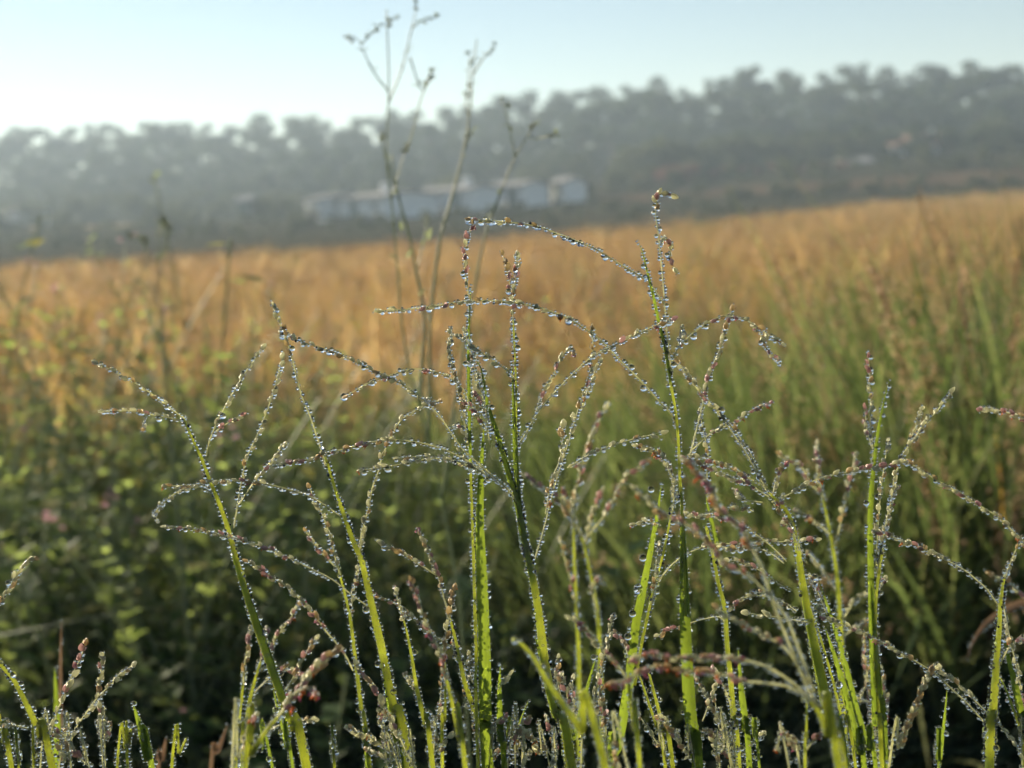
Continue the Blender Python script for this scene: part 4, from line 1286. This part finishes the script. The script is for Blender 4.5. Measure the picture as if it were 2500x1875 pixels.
# --- right dewy stalk in the thicket
(plant('dew crusted upright stalk in the thicket with a yellow green blade', .575)
 .stem('2', [(1410, 1690), (1370, 1300), (1340, 900), (1310, 600), (1290, 300), (1240, 100), (1220, 0), (1180, -200), (1130, -400)], 17, 8, 1.5, .3)
 .leaf('2', [(1500, 1700), (1470, 1350), (1440, 1100), (1420, 900), (1405, 640)], 20, .2, .3, .6)
 .leaf('1', [(1150, 1700), (1090, 1400), (1010, 1050), (985, 900)], 13, .5)
 .br('1', [(1010, 1000), (1000, 700), (1015, 540), (1000, 400), (960, 250), (940, 120), (930, 0)], 6, 'g', .3, 5, 1.3, .9)
 .br('2', [(1300, 420), (1240, 370), (1150, 380), (1000, 420), (850, 470), (730, 520)], 6, 'p', .6, 4, .8, .3)
 .drop('2', 1410, 1215, 9).drop('2', 1370, 1165, 7))
# --- thick right stalk with hub of branches
(plant('thick leaning stalk at right with a hub of purple seeded branches', .535)
 .stem('D', [(1435, 1700), (1380, 1500), (1330, 1250), (1290, 1050), (1262, 900), (1240, 760), (1215, 620), (1180, 540), (1110, 470)], 36, 7, 1.0, .15)
 .leaf('4', [(420, 1720), (300, 1350), (190, 950), (110, 600), (50, 300), (30, 150)], 22, .3, .3, .5)
 .br('1', [(1680, 950), (1600, 900), (1450, 800), (1300, 750), (1150, 680), (1000, 620), (850, 560), (750, 520)], 14, 'p', .25, 5, 1.3, .6, tas=.2)
 .br('1', [(1640, 830), (1450, 740), (1300, 640), (1150, 600), (1000, 540), (850, 500)], 9, 'm', .3, 4, 1.2, .4, tas=.35)
 .br('1', [(1700, 1000), (1830, 940), (1950, 880), (2050, 820), (2130, 780), (2300, 720), (2450, 690), (2700, 640), (2950, 600), (3170, 555)], 18, 'p', .2, 5, 1.1, .5, 1.05, tas=.15)
 .br('1', [(1690, 960), (1720, 870), (1750, 740), (1800, 640), (1850, 580)], 9, 'r', .2, 4.5, 1.2, .5, 1.05)
 .br('D', [(1105, 475), (1050, 370), (1000, 280), (930, 180), (880, 110), (800, 20), (720, -90)], 10, 'r', .65, 6, 1.3, .8, 1.05)
 .br('1', [(1650, 850), (1530, 620), (1480, 500), (1400, 380), (1300, 220), (1200, 110), (1120, 0)], 3, 'm', .7, 6, 1.4, 1.0)
 .br('1', [(1720, 1020), (1790, 1130), (1780, 1050), (1810, 960)], 5, 'r', .3, 4)
 .br('1', [(1860, 1640), (1700, 1480), (1560, 1370), (1430, 1280), (1350, 1240), (1200, 1180), (1050, 1130), (900, 1150), (790, 1120)], 12, 'p', .5, 4.5, 1.2, .5, tas=.2)
 .br('1', [(1830, 1660), (1700, 1560), (1560, 1500), (1400, 1480), (1300, 1500), (1150, 1480)], 7, 'm', .4, 4, 1.1, .5)
 .br('1', [(2080, 1660), (2000, 1500), (1960, 1400), (1900, 1250), (1850, 1180), (1820, 1230)], 7, 'r', .5, 4.5, 1.3, .6)
 .br('D', [(1210, 890), (1150, 860), (1080, 810), (1000, 770), (940, 760)], 7, 'm', .4, 4, 1.1, .5)
 .br('2', [(1900, 320), (1800, 250), (1650, 170), (1540, 160)], 5, 'g', .4, 4)
 .br('2', [(1900, 330), (1780, 240), (1600, 190), (1480, 200), (1400, 230), (1350, 290)], 6, 'p', .6, 4, tas=.4)
 .br('1', [(1500, 1100), (1420, 1060), (1330, 1080), (1280, 1020)], 5, 'r', .4, 4)
 .br('1', [(1600, 1000), (1450, 980), (1350, 930), (1290, 860)], 5, 'p', .4, 4))
(plant('green twin bladed stalk running up behind the thick right stalk', .57)
 .leaf('4', [(660, 1720), (600, 1500), (500, 1200), (400, 800), (300, 450), (200, 150), (160, 20)], 17, .2, .3, 1, .4)
 .leaf('4', [(560, 1720), (520, 1540), (440, 1200), (360, 900), (270, 600), (220, 450)], 22, .3, .3, .8, .2)
 .stem('4', [(490, 1700), (380, 1300), (300, 950), (230, 700), (170, 500), (100, 300)], 9, 5, 1.3, .4)
 .br('4', [(240, 350), (180, 200), (120, 80), (90, 20)], 6, 'p', .4, 5, 1.3, 1)
 .drop('4', 345, 950, 9).drop('4', 135, 30, 8).drop('4', 540, 1480, 7).drop('D', 1440, 1165, 4))
# --- right slim plant with blade
(plant('slim upright plant at right with a pointed blade and golden seed sprays', .59)
 .leaf('3', [(450, 2900), (430, 2300), (415, 1659), (410, 1300), (420, 1000), (440, 800), (470, 550), (510, 330), (565, 90)], 17, .2, .3, .8, .15, base_w=.9)
 .stem('4', [(710, 1700), (685, 1200), (662, 700), (650, 400), (665, 150), (690, -50), (720, -220)], 15, 7, 1.0, .15)
 .leaf('4', [(750, 1700), (690, 1000), (640, 450), (612, 50)], 15, .3, .3, .7)
 .br('3', [(432, 800), (430, 600), (415, 450), (415, 300), (410, 150), (405, 0), (398, -110)], 10, 'p', .55, 5, 1.1, .5)
 .br('3', [(425, 640), (400, 550), (385, 480), (370, 330)], 6, 'p', .4, 4)
 .br('3', [(470, 1659), (500, 1450), (560, 1200), (590, 1000), (620, 850), (690, 680), (740, 610), (800, 520), (870, 430), (940, 360), (1000, 280), (1060, 200)], 20, 'g', .25, 6, 1.3, .3, tas=.1)
 .br('3', [(720, 640), (740, 590), (770, 490), (800, 400), (830, 330)], 7, 'g', .2, 4)
 .br('3', [(460, 1600), (470, 1400), (490, 1100), (510, 900), (540, 700), (558, 590)], 12, 'g', .3, 4.5, 1.2, .4)
 .br('3', [(500, 1500), (540, 1250), (600, 1000), (625, 960)], 8, 'g', .2, 4.5)
 .br('4', [(688, 150), (700, 90), (735, 45)], 3, 'p', .5, 3.5, tas=.5))
# --- right edge
(plant('dew coated stalk at the right edge with a long purple beaded arch', .535)
 .stem('4', [(1625, 1700), (1650, 1300), (1670, 1000), (1690, 700), (1710, 450), (1720, 250), (1740, 100), (1760, 0)], 27, 7, 1.9, .4)
 .br('3', [(1500, 1700), (1560, 1540), (1610, 1440), (1670, 1390)], 4, 'g', .3, 5, 1.3, .8)
 .br('4', [(1700, 270), (1600, 130), (1500, 40), (1440, -10), (1330, -80), (1240, -120), (1150, -170), (1050, -220), (900, -275), (760, -325), (690, -350), (640, -350)], 16, 'p', .5, 5, 1.2, .7, 1.05)
 .br('4', [(1740, 250), (1780, 450), (1810, 600), (1860, 800), (1890, 950)], 10, 'g', .2, 5)
 .br('4', [(1720, 770), (1780, 650), (1850, 590), (1940, 530)], 6, 'p', .4, 5, 1, .4)
 .br('4', [(1600, 1290), (1450, 1120), (1300, 980), (1200, 880), (1100, 810), (950, 720), (800, 630), (650, 560), (550, 500), (430, 460), (300, 410), (200, 360), (130, 270), (70, 230)], 20, 'm', .45, 5.5, 1.3, .5, 1.05)
 .br('4', [(1610, 1190), (1500, 1080), (1400, 980), (1300, 900), (1220, 830), (1180, 800)], 8, 'g', .3, 4.5, 1.2, .4, 1.15)
 .br('4', [(1690, 1270), (1790, 1390), (1850, 1470), (1885, 1530)], 4, 'g', .3, 4.5)
 .br('2', [(2040, 420), (1900, 400), (1800, 380), (1650, 360), (1500, 340)], 5, 'g', .5, 4, 1, .4, 1.3)
 .drop('4', 1685, 1490, 8).drop('4', 1590, 1330, 7))
(plant('green blade and slender stem in the bottom right corner', .55)
 .leaf('4', [(1960, 1720), (1900, 1250), (1830, 900), (1780, 700), (1740, 480)], 20, .2)
 .stem('4', [(1930, 1720), (1890, 1350), (1820, 1130), (1750, 950), (1712, 890)], 10, 5, 1.2, .4)
 .br('4', [(1905, 1700), (1900, 1400), (1905, 1150), (1900, 1040)], 8, 'p', .4, 4.5, tas=.3))
(plant('beaded grass arch entering from the right edge above the stalk', .52)
 .br('3', [(1980, 3500), (1920, 2600), (1830, 1800), (1740, 1500), (1659, 1400), (1550, 1300), (1450, 1200), (1350, 1140), (1250, 1080), (1150, 1010), (1050, 960), (950, 900), (850, 840), (760, 780), (690, 750)], 26, 'm', .45, 7, 1.1, .6, 1.1, tas=.2))
(plant('copper seed tip entering at the upper right edge', .50)
 .br('3', [(2250, 3600), (2200, 2000), (2000, 800), (1850, 460), (1659, 395), (1550, 362), (1450, 340), (1360, 320), (1300, 325)], 14, 'r', .8, 6, 1, .4, 1.2, tas=.35))
(plant('golden dense seed spike leaning right near the bottom right', .50)
 .br('4', [(760, 1720), (850, 1500), (930, 1300), (1000, 1130), (1060, 970), (1110, 860), (1130, 810)], 34, 'o', .3, 8, .8, .2, 1.05, tas=.1))
(plant('single narrow blade tip standing free near the bottom right', .55)
 .leaf('4', [(1180, 1730), (1195, 1600), (1220, 1350), (1250, 1100), (1265, 975)], 16, .5, .5, .7))
# --- blurred nearest ones
(plant('blurred nearest panicle arching left with pink and orange florets', .40)
 .stem('4', [(345, 1700), (250, 1400), (180, 1200), (100, 1090), (30, 1040)], 22, 9, 1.0, .3)
 .br('D', [(1345, 1405), (1290, 1360), (1200, 1280), (1100, 1220), (1000, 1190), (880, 1180), (780, 1185), (680, 1180), (600, 1165), (530, 1185)], 22, 'r', .5, 9, 1, .5, 1.15, tas=.5)
 .br('D', [(1330, 1390), (1200, 1310), (1100, 1290), (1000, 1280), (900, 1250), (800, 1240), (700, 1230), (600, 1220), (500, 1270), (430, 1290)], 20, 'r', .4, 8, 1, .5, 1.15, tas=.5)
 .br('D', [(1330, 1400), (1280, 1320), (1230, 1200), (1180, 1080), (1130, 950), (1080, 800), (1030, 700), (970, 600), (900, 540), (850, 440), (800, 380), (745, 330)], 18, 'r', .62, 9, 1.2, .7, 1.3, tas=.5)
 .br('D', [(1290, 1290), (1230, 1120), (1180, 1000), (1100, 900), (1000, 810), (930, 790), (870, 720), (800, 640), (740, 600), (670, 570), (600, 510), (530, 450)], 18, 'r', .5, 8, 1.2, .6, 1.2, tas=.5)
 .br('D', [(1310, 1330), (1250, 1240), (1180, 1140), (1080, 1080), (1000, 1040), (940, 1010), (890, 970)], 12, 'r', .45, 8, 1.2, .5, 1.1, tas=.3))
(plant('blurred bare tapering stem with a drop on its tip at centre bottom', .40)
 .stem('D', [(410, 1690), (300, 1500), (220, 1380), (150, 1280), (100, 1190), (50, 1130), (15, 1105)], 20, 10, .8, .3)
 .drop('D', 12, 1105, 9))
(plant('blurred stem with a pink bent tip left of the nearest panicle', .44)
 .stem('D', [(555, 1700), (530, 1500), (510, 1350), (500, 1250)], 14, 8, 1, .3)
 .br('D', [(505, 1300), (470, 1230), (420, 1180), (370, 1120), (320, 1060), (255, 1015)], 12, 'r', .3, 8, 1, .4, 1.1, tas=.3)
 .br('D', [(500, 1660), (450, 1640), (420, 1630), (390, 1645)], 8, 'o', .1, 6, 1, .4, 1.3))
(plant('blurred pink seed head leaning left at the lower centre', .45)
 .stem('5', [(910, 1720), (860, 1450), (800, 1150), (760, 980)], 14, 9, 1.1, .3)
 .br('5', [(790, 1110), (750, 950), (720, 800), (640, 620), (580, 480), (530, 330), (480, 200)], 24, 'r', .1, 8, 1.2, .5, 1.1, tas=.3))
(plant('blurred plump pink seed head slanting right at the lower left', .43)
 .stem('7', [(340, 1720), (400, 1560), (480, 1400), (620, 1220)], 14, 9, 1, .3)
 .br('7', [(560, 1290), (620, 1220), (700, 1120), (800, 980), (880, 880), (960, 800), (1050, 700), (1140, 630)], 24, 'r', .25, 9, 1.1, .5, 1.35, tas=.4)
 .br('7', [(780, 1010), (860, 970), (930, 1000), (960, 1030)], 6, 'r', .2, 6, size=1.2, tas=.4)
 .br('7', [(230, 1720), (280, 1580), (330, 1460), (380, 1340), (440, 1210)], 10, 'r', .3, 8, 1, .4, 1.4))
# --- lower left bunch
(plant('bunch of thin pink tipped stems right of the left stalk base', .64)
 .stem('7', [(265, 1720), (290, 1300), (320, 1000), (340, 800)], 11, 6, 1.2)
 .br('7', [(325, 950), (345, 740), (370, 600), (385, 460)], 10, 'r', .2, 6)
 .stem('7', [(330, 1720), (355, 1350), (380, 1100), (430, 900), (475, 750)], 16, 6, 1.1)
 .br('7', [(440, 880), (480, 720), (520, 580), (525, 470)], 8, 'r', .3, 6)
 .br('7', [(480, 840), (560, 690), (590, 590), (650, 490), (720, 400), (800, 270)], 14, 'r', .2, 6)
 .br('7', [(600, 1150), (670, 1030), (740, 920), (830, 750), (900, 620), (940, 565)], 10, 'r', .4, 6.5)
 .br('7', [(400, 1060), (430, 1010), (520, 920), (640, 850), (705, 780)], 7, 'r', .5, 5)
 .br('7', [(520, 900), (640, 830), (740, 830), (810, 850)], 5, 'r', .5, 5)
 .br('7', [(560, 1330), (650, 1290), (750, 1270), (850, 1250), (940, 1250)], 6, 'g', .5, 5))
(plant('thin stalk behind the second stalk with a long bead lined left branch', .60)
 .stem('C', [(1600, 1700), (1560, 1400), (1530, 1150), (1510, 1000), (1480, 870), (1450, 760)], 13, 6, 1.3, .2)
 .leaf('7', [(1390, 1720), (1380, 1500), (1370, 1350), (1350, 1170)], 14, .3)
 .br('C', [(1470, 830), (1450, 760), (1420, 640), (1390, 560), (1360, 500), (1338, 450)], 12, 'r', .2, 6, 1.2, .2)
 .br('C', [(1450, 790), (1400, 740), (1350, 680), (1322, 635)], 8, 'r', .2, 5)
 .br('C', [(1512, 1010), (1520, 930), (1535, 860), (1545, 790)], 8, 'g', .1, 5.5)
 .br('7', [(1265, 830), (1200, 700), (1110, 580), (1040, 500), (980, 420), (900, 320), (820, 230), (750, 150), (680, 100), (600, 50), (530, 0), (450, -60), (370, -100)], 22, 'r', .35, 6, 1.2, .2))
(plant('seed chain draped down across the second stalk base', .54)
 .br('5', [(520, 1720), (500, 1640), (450, 1540), (400, 1430), (340, 1320), (290, 1240), (250, 1140), (200, 1030), (130, 960), (75, 865)], 20, 'm', .4, 5, 1.2, .3, 1.15))
(plant('low seed chain pair crossing the thin stalk near the bottom', .55)
 .br('5', [(420, 1720), (350, 1570), (280, 1500), (200, 1450), (100, 1400), (0, 1350)], 12, 'g', .4, 5, 1.2, .3, 1.1)
 .br('5', [(400, 1700), (330, 1620), (250, 1570), (150, 1520)], 8, 'm', .4, 5, 1.1, .3, 1.1)
 .br('5', [(300, 1700), (285, 1500), (255, 1320), (235, 1215)], 9, 'r', .3, 5))
(plant('dew crusted stalk with copper brown seed tip at lower centre', .555)
 .stem('5', [(1100, 1720), (1000, 1300), (900, 1000), (840, 720), (800, 560), (760, 430)], 17, 6, 1.7, .2)
 .br('5', [(780, 490), (740, 350), (700, 200), (640, 30), (600, -60), (540, -180)], 14, 'r', .35, 6, 1.2, .3)
 .br('C', [(1885, 825), (1800, 770), (1720, 720), (1640, 680)], 10, 'r', .3, 5.5)
 .br('5', [(840, 770), (760, 700), (580, 580), (480, 490), (400, 420), (300, 360), (205, 315)], 12, 'r', .35, 5.5, 1.1, .3)
 .br('5', [(960, 1000), (935, 870), (930, 770)], 6, 'g', .2, 5)
 .br('5', [(1040, 1500), (940, 1180), (880, 920), (830, 720), (815, 620)], 16, 'g', .1, 6, 1.3, .3, 1.1)
 .drop('5', 855, 815, 8).drop('5', 820, 800, 6))
(plant('upright stem with chestnut seeds crossing the blurred pink head', .56)
 .stem('5', [(728, 1720), (745, 1300), (750, 1000), (745, 800)], 10, 5, 1.2, .2)
 .br('5', [(745, 850), (755, 650), (780, 500), (800, 400), (818, 290)], 14, 'o', .1, 5, 1.2, .3, 1.2, tas=.15)
 .br('5', [(640, 1720), (665, 1450), (690, 1250), (715, 1100), (720, 980)], 8, 'r', .4, 5, 1.2, .3)
 .br('5', [(660, 1600), (700, 1520), (760, 1430), (800, 1390)], 5, 'g', .4, 4.5, size=1.1))
# --- behind, soft
(plant('soft pink tipped clump behind between the two tallest stalks', .82)
 .stem('D', [(295, 1720), (290, 1350), (285, 1100), (270, 800), (265, 600)], 15, 7, .8, .1)
 .stem('D', [(400, 1720), (380, 1250), (370, 1000), (330, 780), (300, 650)], 17, 7, .8, .1)
 .br('D', [(265, 620), (280, 450), (330, 250), (400, 110)], 14, 'r', .2, 8, .8, .2, 1.2)
 .br('D', [(300, 660), (290, 630), (200, 500), (60, 400)], 12, 'r', .3, 7, .8, .2, 1.2)
 .br('D', [(295, 1100), (280, 950), (240, 800), (210, 680)], 8, 'r', .4, 7, .8, .2, 1.1)
 .br('D', [(270, 640), (250, 560), (220, 460)], 8, 'r', .2, 7, .8, .2, 1.2)
 .br('D', [(310, 700), (320, 680), (350, 560), (390, 460)], 8, 'r', .3, 7, .8, .2, 1.2)
 .br('D', [(315, 690), (330, 650), (420, 540), (480, 410), (590, 330)], 12, 'r', .35, 7, .8, .2, 1.1)
 .br('D', [(375, 1010), (350, 900), (370, 830), (390, 850)], 5, 'r', .5, 6))
(plant('soft yellow green forked stem behind the right thicket', .78)
 .stem('D', [(1440, 1720), (1425, 1300), (1420, 1100), (1405, 850), (1380, 680), (1340, 480)], 19, 7, .8, .1)
 .br('D', [(1345, 500), (1320, 380), (1318, 260)], 10, 'r', .2, 8, .8, .2, 1.1)
 .br('D', [(1395, 700), (1430, 550), (1460, 420), (1482, 305)], 10, 'r', .3, 7, .8, .2, 1.2)
 .br('D', [(1375, 650), (1280, 570), (1195, 545)], 7, 'r', .4, 6, .8, .2)
 .br('D', [(1335, 470), (1290, 430), (1250, 360), (1155, 300)], 9, 'r', .3, 7, .8, .2, 1.1)
 .br('D', [(1405, 900), (1340, 800), (1280, 730)], 3, 'g', .6, 6)
 .br('4', [(370, 400), (430, 310), (480, 230), (600, 160)], 8, 'g', .3, 6, .8, .2)
 .br('4', [(370, 540), (480, 470), (610, 390)], 7, 'g', .4, 6, .8, .2))
(plant('thin grey stem with pink side tip in the dark below the thicket', .70)
 .stem('2', [(1975, 1720), (1985, 1400), (1990, 1100), (1995, 990)], 9, 4, .6, .1)
 .br('2', [(1990, 1500), (2050, 1420), (2110, 1370)], 5, 'r', .6, 6)
 .br('2', [(1940, 1720), (1850, 1470), (1765, 1285)], 12, 'r', .2, 7, .8, .2)
 .br('2', [(1850, 1720), (1730, 1490)], 3, 'g', .8, 7, .8, .2))
(plant('pink tipped stems rising behind the slim upright plant at right', .68)
 .br('4', [(690, 1720), (640, 1400), (600, 1000), (575, 750), (560, 540)], 18, 'r', .2, 8, .8, .2)
 .br('4', [(735, 1720), (740, 1300), (730, 1000), (705, 830)], 14, 'r', .3, 7, .8, .2)
 .br('4', [(615, 1100), (540, 1080), (510, 1100), (570, 950)], 4, 'g', .5, 5))
(plant('faint pink branch tip at the right edge behind the dewy stalk', .75)
 .br('4', [(2400, 2300), (2200, 900), (2050, 330), (1920, 210), (1800, 80), (1640, 5)], 10, 'r', .7, 8, .8, .2, 1.2))
# --- bottom centre small ones
(plant('short pointed blade with little seed forks at the bottom centre', .55)
 .leaf('5', [(1210, 1720), (1180, 1450), (1165, 1150), (1170, 950), (1175, 860)], 18, .4)
 .br('5', [(1160, 1060), (1150, 1030), (1190, 990), (1235, 945)], 3, 'p', .6, 4, size=1.1)
 .br('5', [(1090, 1500), (1130, 1340), (1190, 1290), (1212, 1250)], 6, 'm', .4, 4.5)
 .br('5', [(1080, 1720), (1115, 1580), (1165, 1530)], 7, 'o', .5, 4.5, tas=.4))
(plant('thin slanting blade with plump seeds in the bottom centre right', .55)
 .leaf('5', [(1190, 1720), (1280, 1420), (1330, 1280), (1390, 1135)], 9, .5)
 .br('5', [(1240, 1560), (1300, 1420), (1330, 1340), (1385, 1280)], 8, 'm', .3, 5, 1.2, .4, 1.1)
 .br('5', [(1290, 1700), (1300, 1550), (1310, 1420), (1300, 1340)], 8, 'g', .2, 5))
(plant('drooping seed chain at the bottom centre right', .55)
 .br('5', [(1570, 1720), (1490, 1560), (1440, 1470), (1375, 1380)], 9, 'g', .3, 5, 1.2, .4, 1.25)
 .br('5', [(1340, 1720), (1365, 1600), (1405, 1540)], 5, 'g', .4, 5, 1.1, .3, 1.15)
 .br('5', [(1610, 1700), (1590, 1600), (1530, 1520)], 3, 'm', .5, 5))
(plant('purple flecked stems at the foot of the thick central stalk', .57)
 .br('5', [(1600, 1720), (1590, 1500), (1560, 1350), (1530, 1270)], 9, 'p', .2, 5.5, 1.2, .4)
 .br('5', [(1690, 1250), (1690, 1100), (1650, 980), (1635, 930)], 8, 'r', .3, 5, 1.2, .4)
 .br('5', [(1640, 1100), (1610, 950), (1620, 820)], 7, 'm', .4, 5)
 .br('5', [(1790, 1400), (1750, 1200), (1730, 1060), (1735, 980)], 9, 'm', .2, 5, 1.1, .6))
(plant('narrow slanting blade with a drop on its tip left of the broad blade', .55)
 .leaf('2', [(-60, 1720), (0, 1400), (80, 1100), (150, 850), (195, 705)], 14, .3)
 .drop('2', 170, 715, 7).drop('2', 40, 1075, 6)
 .br('2', [(60, 1720), (120, 1300), (180, 1050), (230, 850), (270, 670), (300, 560), (330, 400), (352, 365)], 20, 'g', .35, 5.5, 1.4, .3)
 .br('2', [(290, 1560), (260, 1250), (230, 950)], 12, 'r', .2, 6, 1.1, .3)
 .br('2', [(280, 1600), (210, 1200), (180, 1100)], 6, 'r', .3, 5)
 .br('2', [(470, 720), (440, 620), (390, 540), (350, 490)], 6, 'r', .3, 5))
(plant('green stem with clinging drops right of the broad drop edged blade', .56)
 .stem('2', [(855, 1720), (770, 1350), (710, 1100), (670, 950), (645, 850)], 13, 6, 1.1, .4)
 .stem('2', [(790, 1720), (720, 1350), (640, 1100), (580, 920), (550, 850)], 10, 5, 1.5, .2)
 .br('2', [(790, 1620), (730, 1480), (650, 1350), (580, 1240), (520, 1170)], 6, 'g', .3, 5)
 .drop('2', 650, 1000, 6).drop('2', 738, 1078, 6))
(plant('purple tipped seed branch low between the two broad blades', .55)
 .br('2', [(1050, 1720), (980, 1550), (900, 1430), (830, 1330), (780, 1250), (725, 1230)], 14, 'p', .3, 5.5, 1.3, .4, 1.1)
 .br('2', [(890, 1420), (880, 1370), (885, 1340)], 3, 'g', .3, 4))
(plant('purple seed branch leaning left against the dewy thicket stalk', .56)
 .br('2', [(1390, 1720), (1360, 1500), (1280, 1330), (1190, 1180), (1130, 1060), (1080, 960), (1050, 880)], 16, 'p', .35, 5, 1.3, .4, tas=.2)
 .br('2', [(1345, 1130), (1280, 960), (1220, 870), (1190, 800)], 8, 'p', .3, 5, 1.2, .4)
 .br('2', [(1100, 1260), (1150, 1130), (1200, 1020), (1215, 955)], 6, 'g', .4, 4)
 .br('2', [(1240, 1320), (1215, 1130), (1190, 1040)], 5, 'o', .3, 4))
(plant('low purple seed clumps at the foot of the dewy thicket stalk', .555)
 .br('2', [(1370, 1720), (1280, 1540), (1200, 1440)], 8, 'p', .4, 6, 1.1, .4, 1.2, tas=.3)
 .br('2', [(1330, 1560), (1280, 1440), (1200, 1380), (1120, 1340)], 8, 'p', .4, 6, 1.1, .4, 1.2, tas=.3)
 .br('2', [(1250, 1720), (1220, 1560), (1195, 1530)], 2, 'g', .5, 5)
 .drop('2', 1197, 1530, 7))
(plant('short pointed stem with a side bud right of the thicket stalk', .55)
 .leaf('2', [(1590, 1720), (1540, 1400), (1515, 1230)], 10, .4)
 .br('2', [(1500, 1470), (1550, 1420), (1590, 1380), (1622, 1358)], 3, 'g', .7, 4.5, size=1.1)
 .drop('2', 1540, 1570, 5))
# --- bottom left
(plant('curved stalk in the bottom left corner with slanting seed branches', .565)
 .stem('8', [(400, 1720), (310, 1450), (250, 1300), (180, 1150), (100, 1000), (30, 920), (-10, 860), (-60, 740)], 21, 7, 1.5, .15)
 .br('8', [(220, 1370), (150, 1350), (80, 1335), (30, 1345)], 4, 'm', .5, 5)
 .br('8', [(300, 1640), (370, 1420), (430, 1230), (490, 1080), (550, 940), (600, 840), (632, 745)], 10, 'm', .3, 5.5, 1.3, .3, 1.35)
 .br('8', [(440, 1640), (520, 1480), (560, 1370), (640, 1250), (720, 1140), (800, 1060), (870, 980), (992, 890)], 12, 'g', .15, 5.5, 1.2, .3, 1.15)
 .drop('8', 100, 965, 8).drop('8', 290, 1490, 6).drop('8', 256, 1550, 6))
(plant('upright reddish seed spike in the bottom left', .57)
 .br('8', [(770, 1720), (760, 1400), (752, 1200), (745, 1050), (752, 900), (758, 825)], 16, 'm', .4, 5, 1.5, .3, 1.15)
 .br('8', [(785, 1720), (800, 1450), (812, 1330)], 7, 'p', .3, 5)
 .br('8', [(758, 1450), (735, 1350), (722, 1305)], 4, 'p', .5, 4.5))
(plant('short seed chain leaning left at the foot of the reddish spike', .56)
 .br('8', [(680, 1720), (640, 1640), (560, 1540), (480, 1460), (410, 1380)], 10, 'r', .3, 5, 1.3, .3, 1.15)
 .br('8', [(540, 1720), (490, 1580), (445, 1520)], 6, 'o', .3, 5, 1.1, .3, 1.1))
(plant('lone pointed green blade left of centre at the bottom', .56)
 .leaf('8', [(1140, 1730), (1100, 1600), (1070, 1480), (1030, 1320), (985, 1170)], 19, .3).drop('8', 1000, 1180, 6))
(plant('crossed thin stems with a drop on top in the bottom left', .56)
 .stem('8', [(950, 1720), (960, 1500), (975, 1340)], 8, 6, 1.2)
 .stem('8', [(865, 1720), (930, 1530), (978, 1400)], 7, 5, 1.3).drop('8', 970, 1340, 8))
(plant('single thin frosted stem tip right of the lone pointed blade', .56)
 .stem('8', [(1270, 1720), (1330, 1560), (1382, 1440)], 9, 6, 1.3))
(plant('green stem cut by the left edge at the bottom', .56)
 .stem('8', [(95, 1720), (40, 1480), (10, 1330), (-10, 1260), (-40, 1150)], 15, 7, 1.4))
(plant('two tiny stem stubs topped with drops in the bottom left corner', .55)
 .stem('8', [(145, 1720), (140, 1640), (130, 1540)], 7, 5, 1.2).drop('8', 128, 1532, 6).drop('8', 155, 1555, 4)
 .stem('8', [(250, 1720), (258, 1640), (262, 1560)], 6, 4, 1.2))
(plant('seed tip slanting in from the left edge', .56)
 .br('8', [(-330, 1740), (-280, 1200), (-150, 720), (-60, 540), (0, 430), (80, 300), (150, 180), (220, 100), (255, 98)], 14, 'g', .72, 7, 1.4, .2, 1.1))
(plant('tiny stub with two drops between the second stalk and the thin bunch', .55)
 .stem('7', [(1110, 1720), (1105, 1600), (1097, 1490)], 8, 7, 1).drop('7', 1083, 1475, 6).drop('7', 1105, 1482, 4))
(plant('thin blade with large clinging drops against the left stalk base', .545)
 .leaf('7', [(760, 1720), (700, 1500), (660, 1300), (620, 1150), (580, 980)], 11, .4)
 .leaf('7', [(590, 1720), (500, 1500), (440, 1370)], 10, .4)
 .drop('7', 605, 1165, 8).drop('7', 645, 1355, 6).drop('7', 545, 1585, 7).drop('7', 705, 1450, 6))
# --- blades in the shade behind
for lab, fr, pts, wd, d, mat in (
    ('curved brown dead blade in the dark at right', '4', [(2200, 1500), (2100, 500), (1990, 270), (1850, 270), (1650, 380), (1560, 470), (1480, 600), (1435, 730)], 26, .95, 'dry'),
    ('reddish upright dead blade at the lower left', '8', [(450, 1720), (448, 1300), (450, 900), (455, 560)], 10, .85, 'dry'),
    ('red and green upright blade beside the dead blade at lower left', '8', [(425, 1720), (425, 1400), (418, 1150), (405, 910)], 16, .8, 'leaf'),
    ('short brown blade tip at the bottom left of the left stalk', '7', [(50, 1720), (110, 1530), (195, 1285)], 14, .8, 'dry'),
    ('faint brown blade tip in the bottom left shade', '8', [(1170, 1740), (1200, 1600), (1235, 1430)], 14, .85, 'dry')):
    plant(lab, d, name='dry_stalk' if mat == 'dry' else 'grass_stalk', group='single blades in the shade').leaf(fr, pts, wd, .3, .3, .2, .05, mat=mat)
for p in PL:
    p.done()
print('objects', len(bpy.data.objects))

# ================================================================== HAZE
hv, hf = boxgeo(-640, 640, -640, 640, -1.4, 34)
hb = Bag(); hb.add(hv, hf)
hm = bpy.data.materials.new('morning_haze'); hm.use_nodes = True
hn = hm.node_tree
hn.nodes.remove(hn.nodes['Principled BSDF'])
pv = hn.nodes.new('ShaderNodeVolumePrincipled')
pv.inputs['Color'].default_value = (0.66, 0.84, 1.0, 1)
pv.inputs['Density'].default_value = 0.0013
pv.inputs['Anisotropy'].default_value = 0.25
hn.links.new(pv.outputs[0], hn.nodes['Material Output'].inputs['Volume'])
hz_ = link('haze', hb.mesh('haze', hm, False))
hz_['kind'] = 'stuff'; hz_['label'] = 'thin morning haze over field and hill'
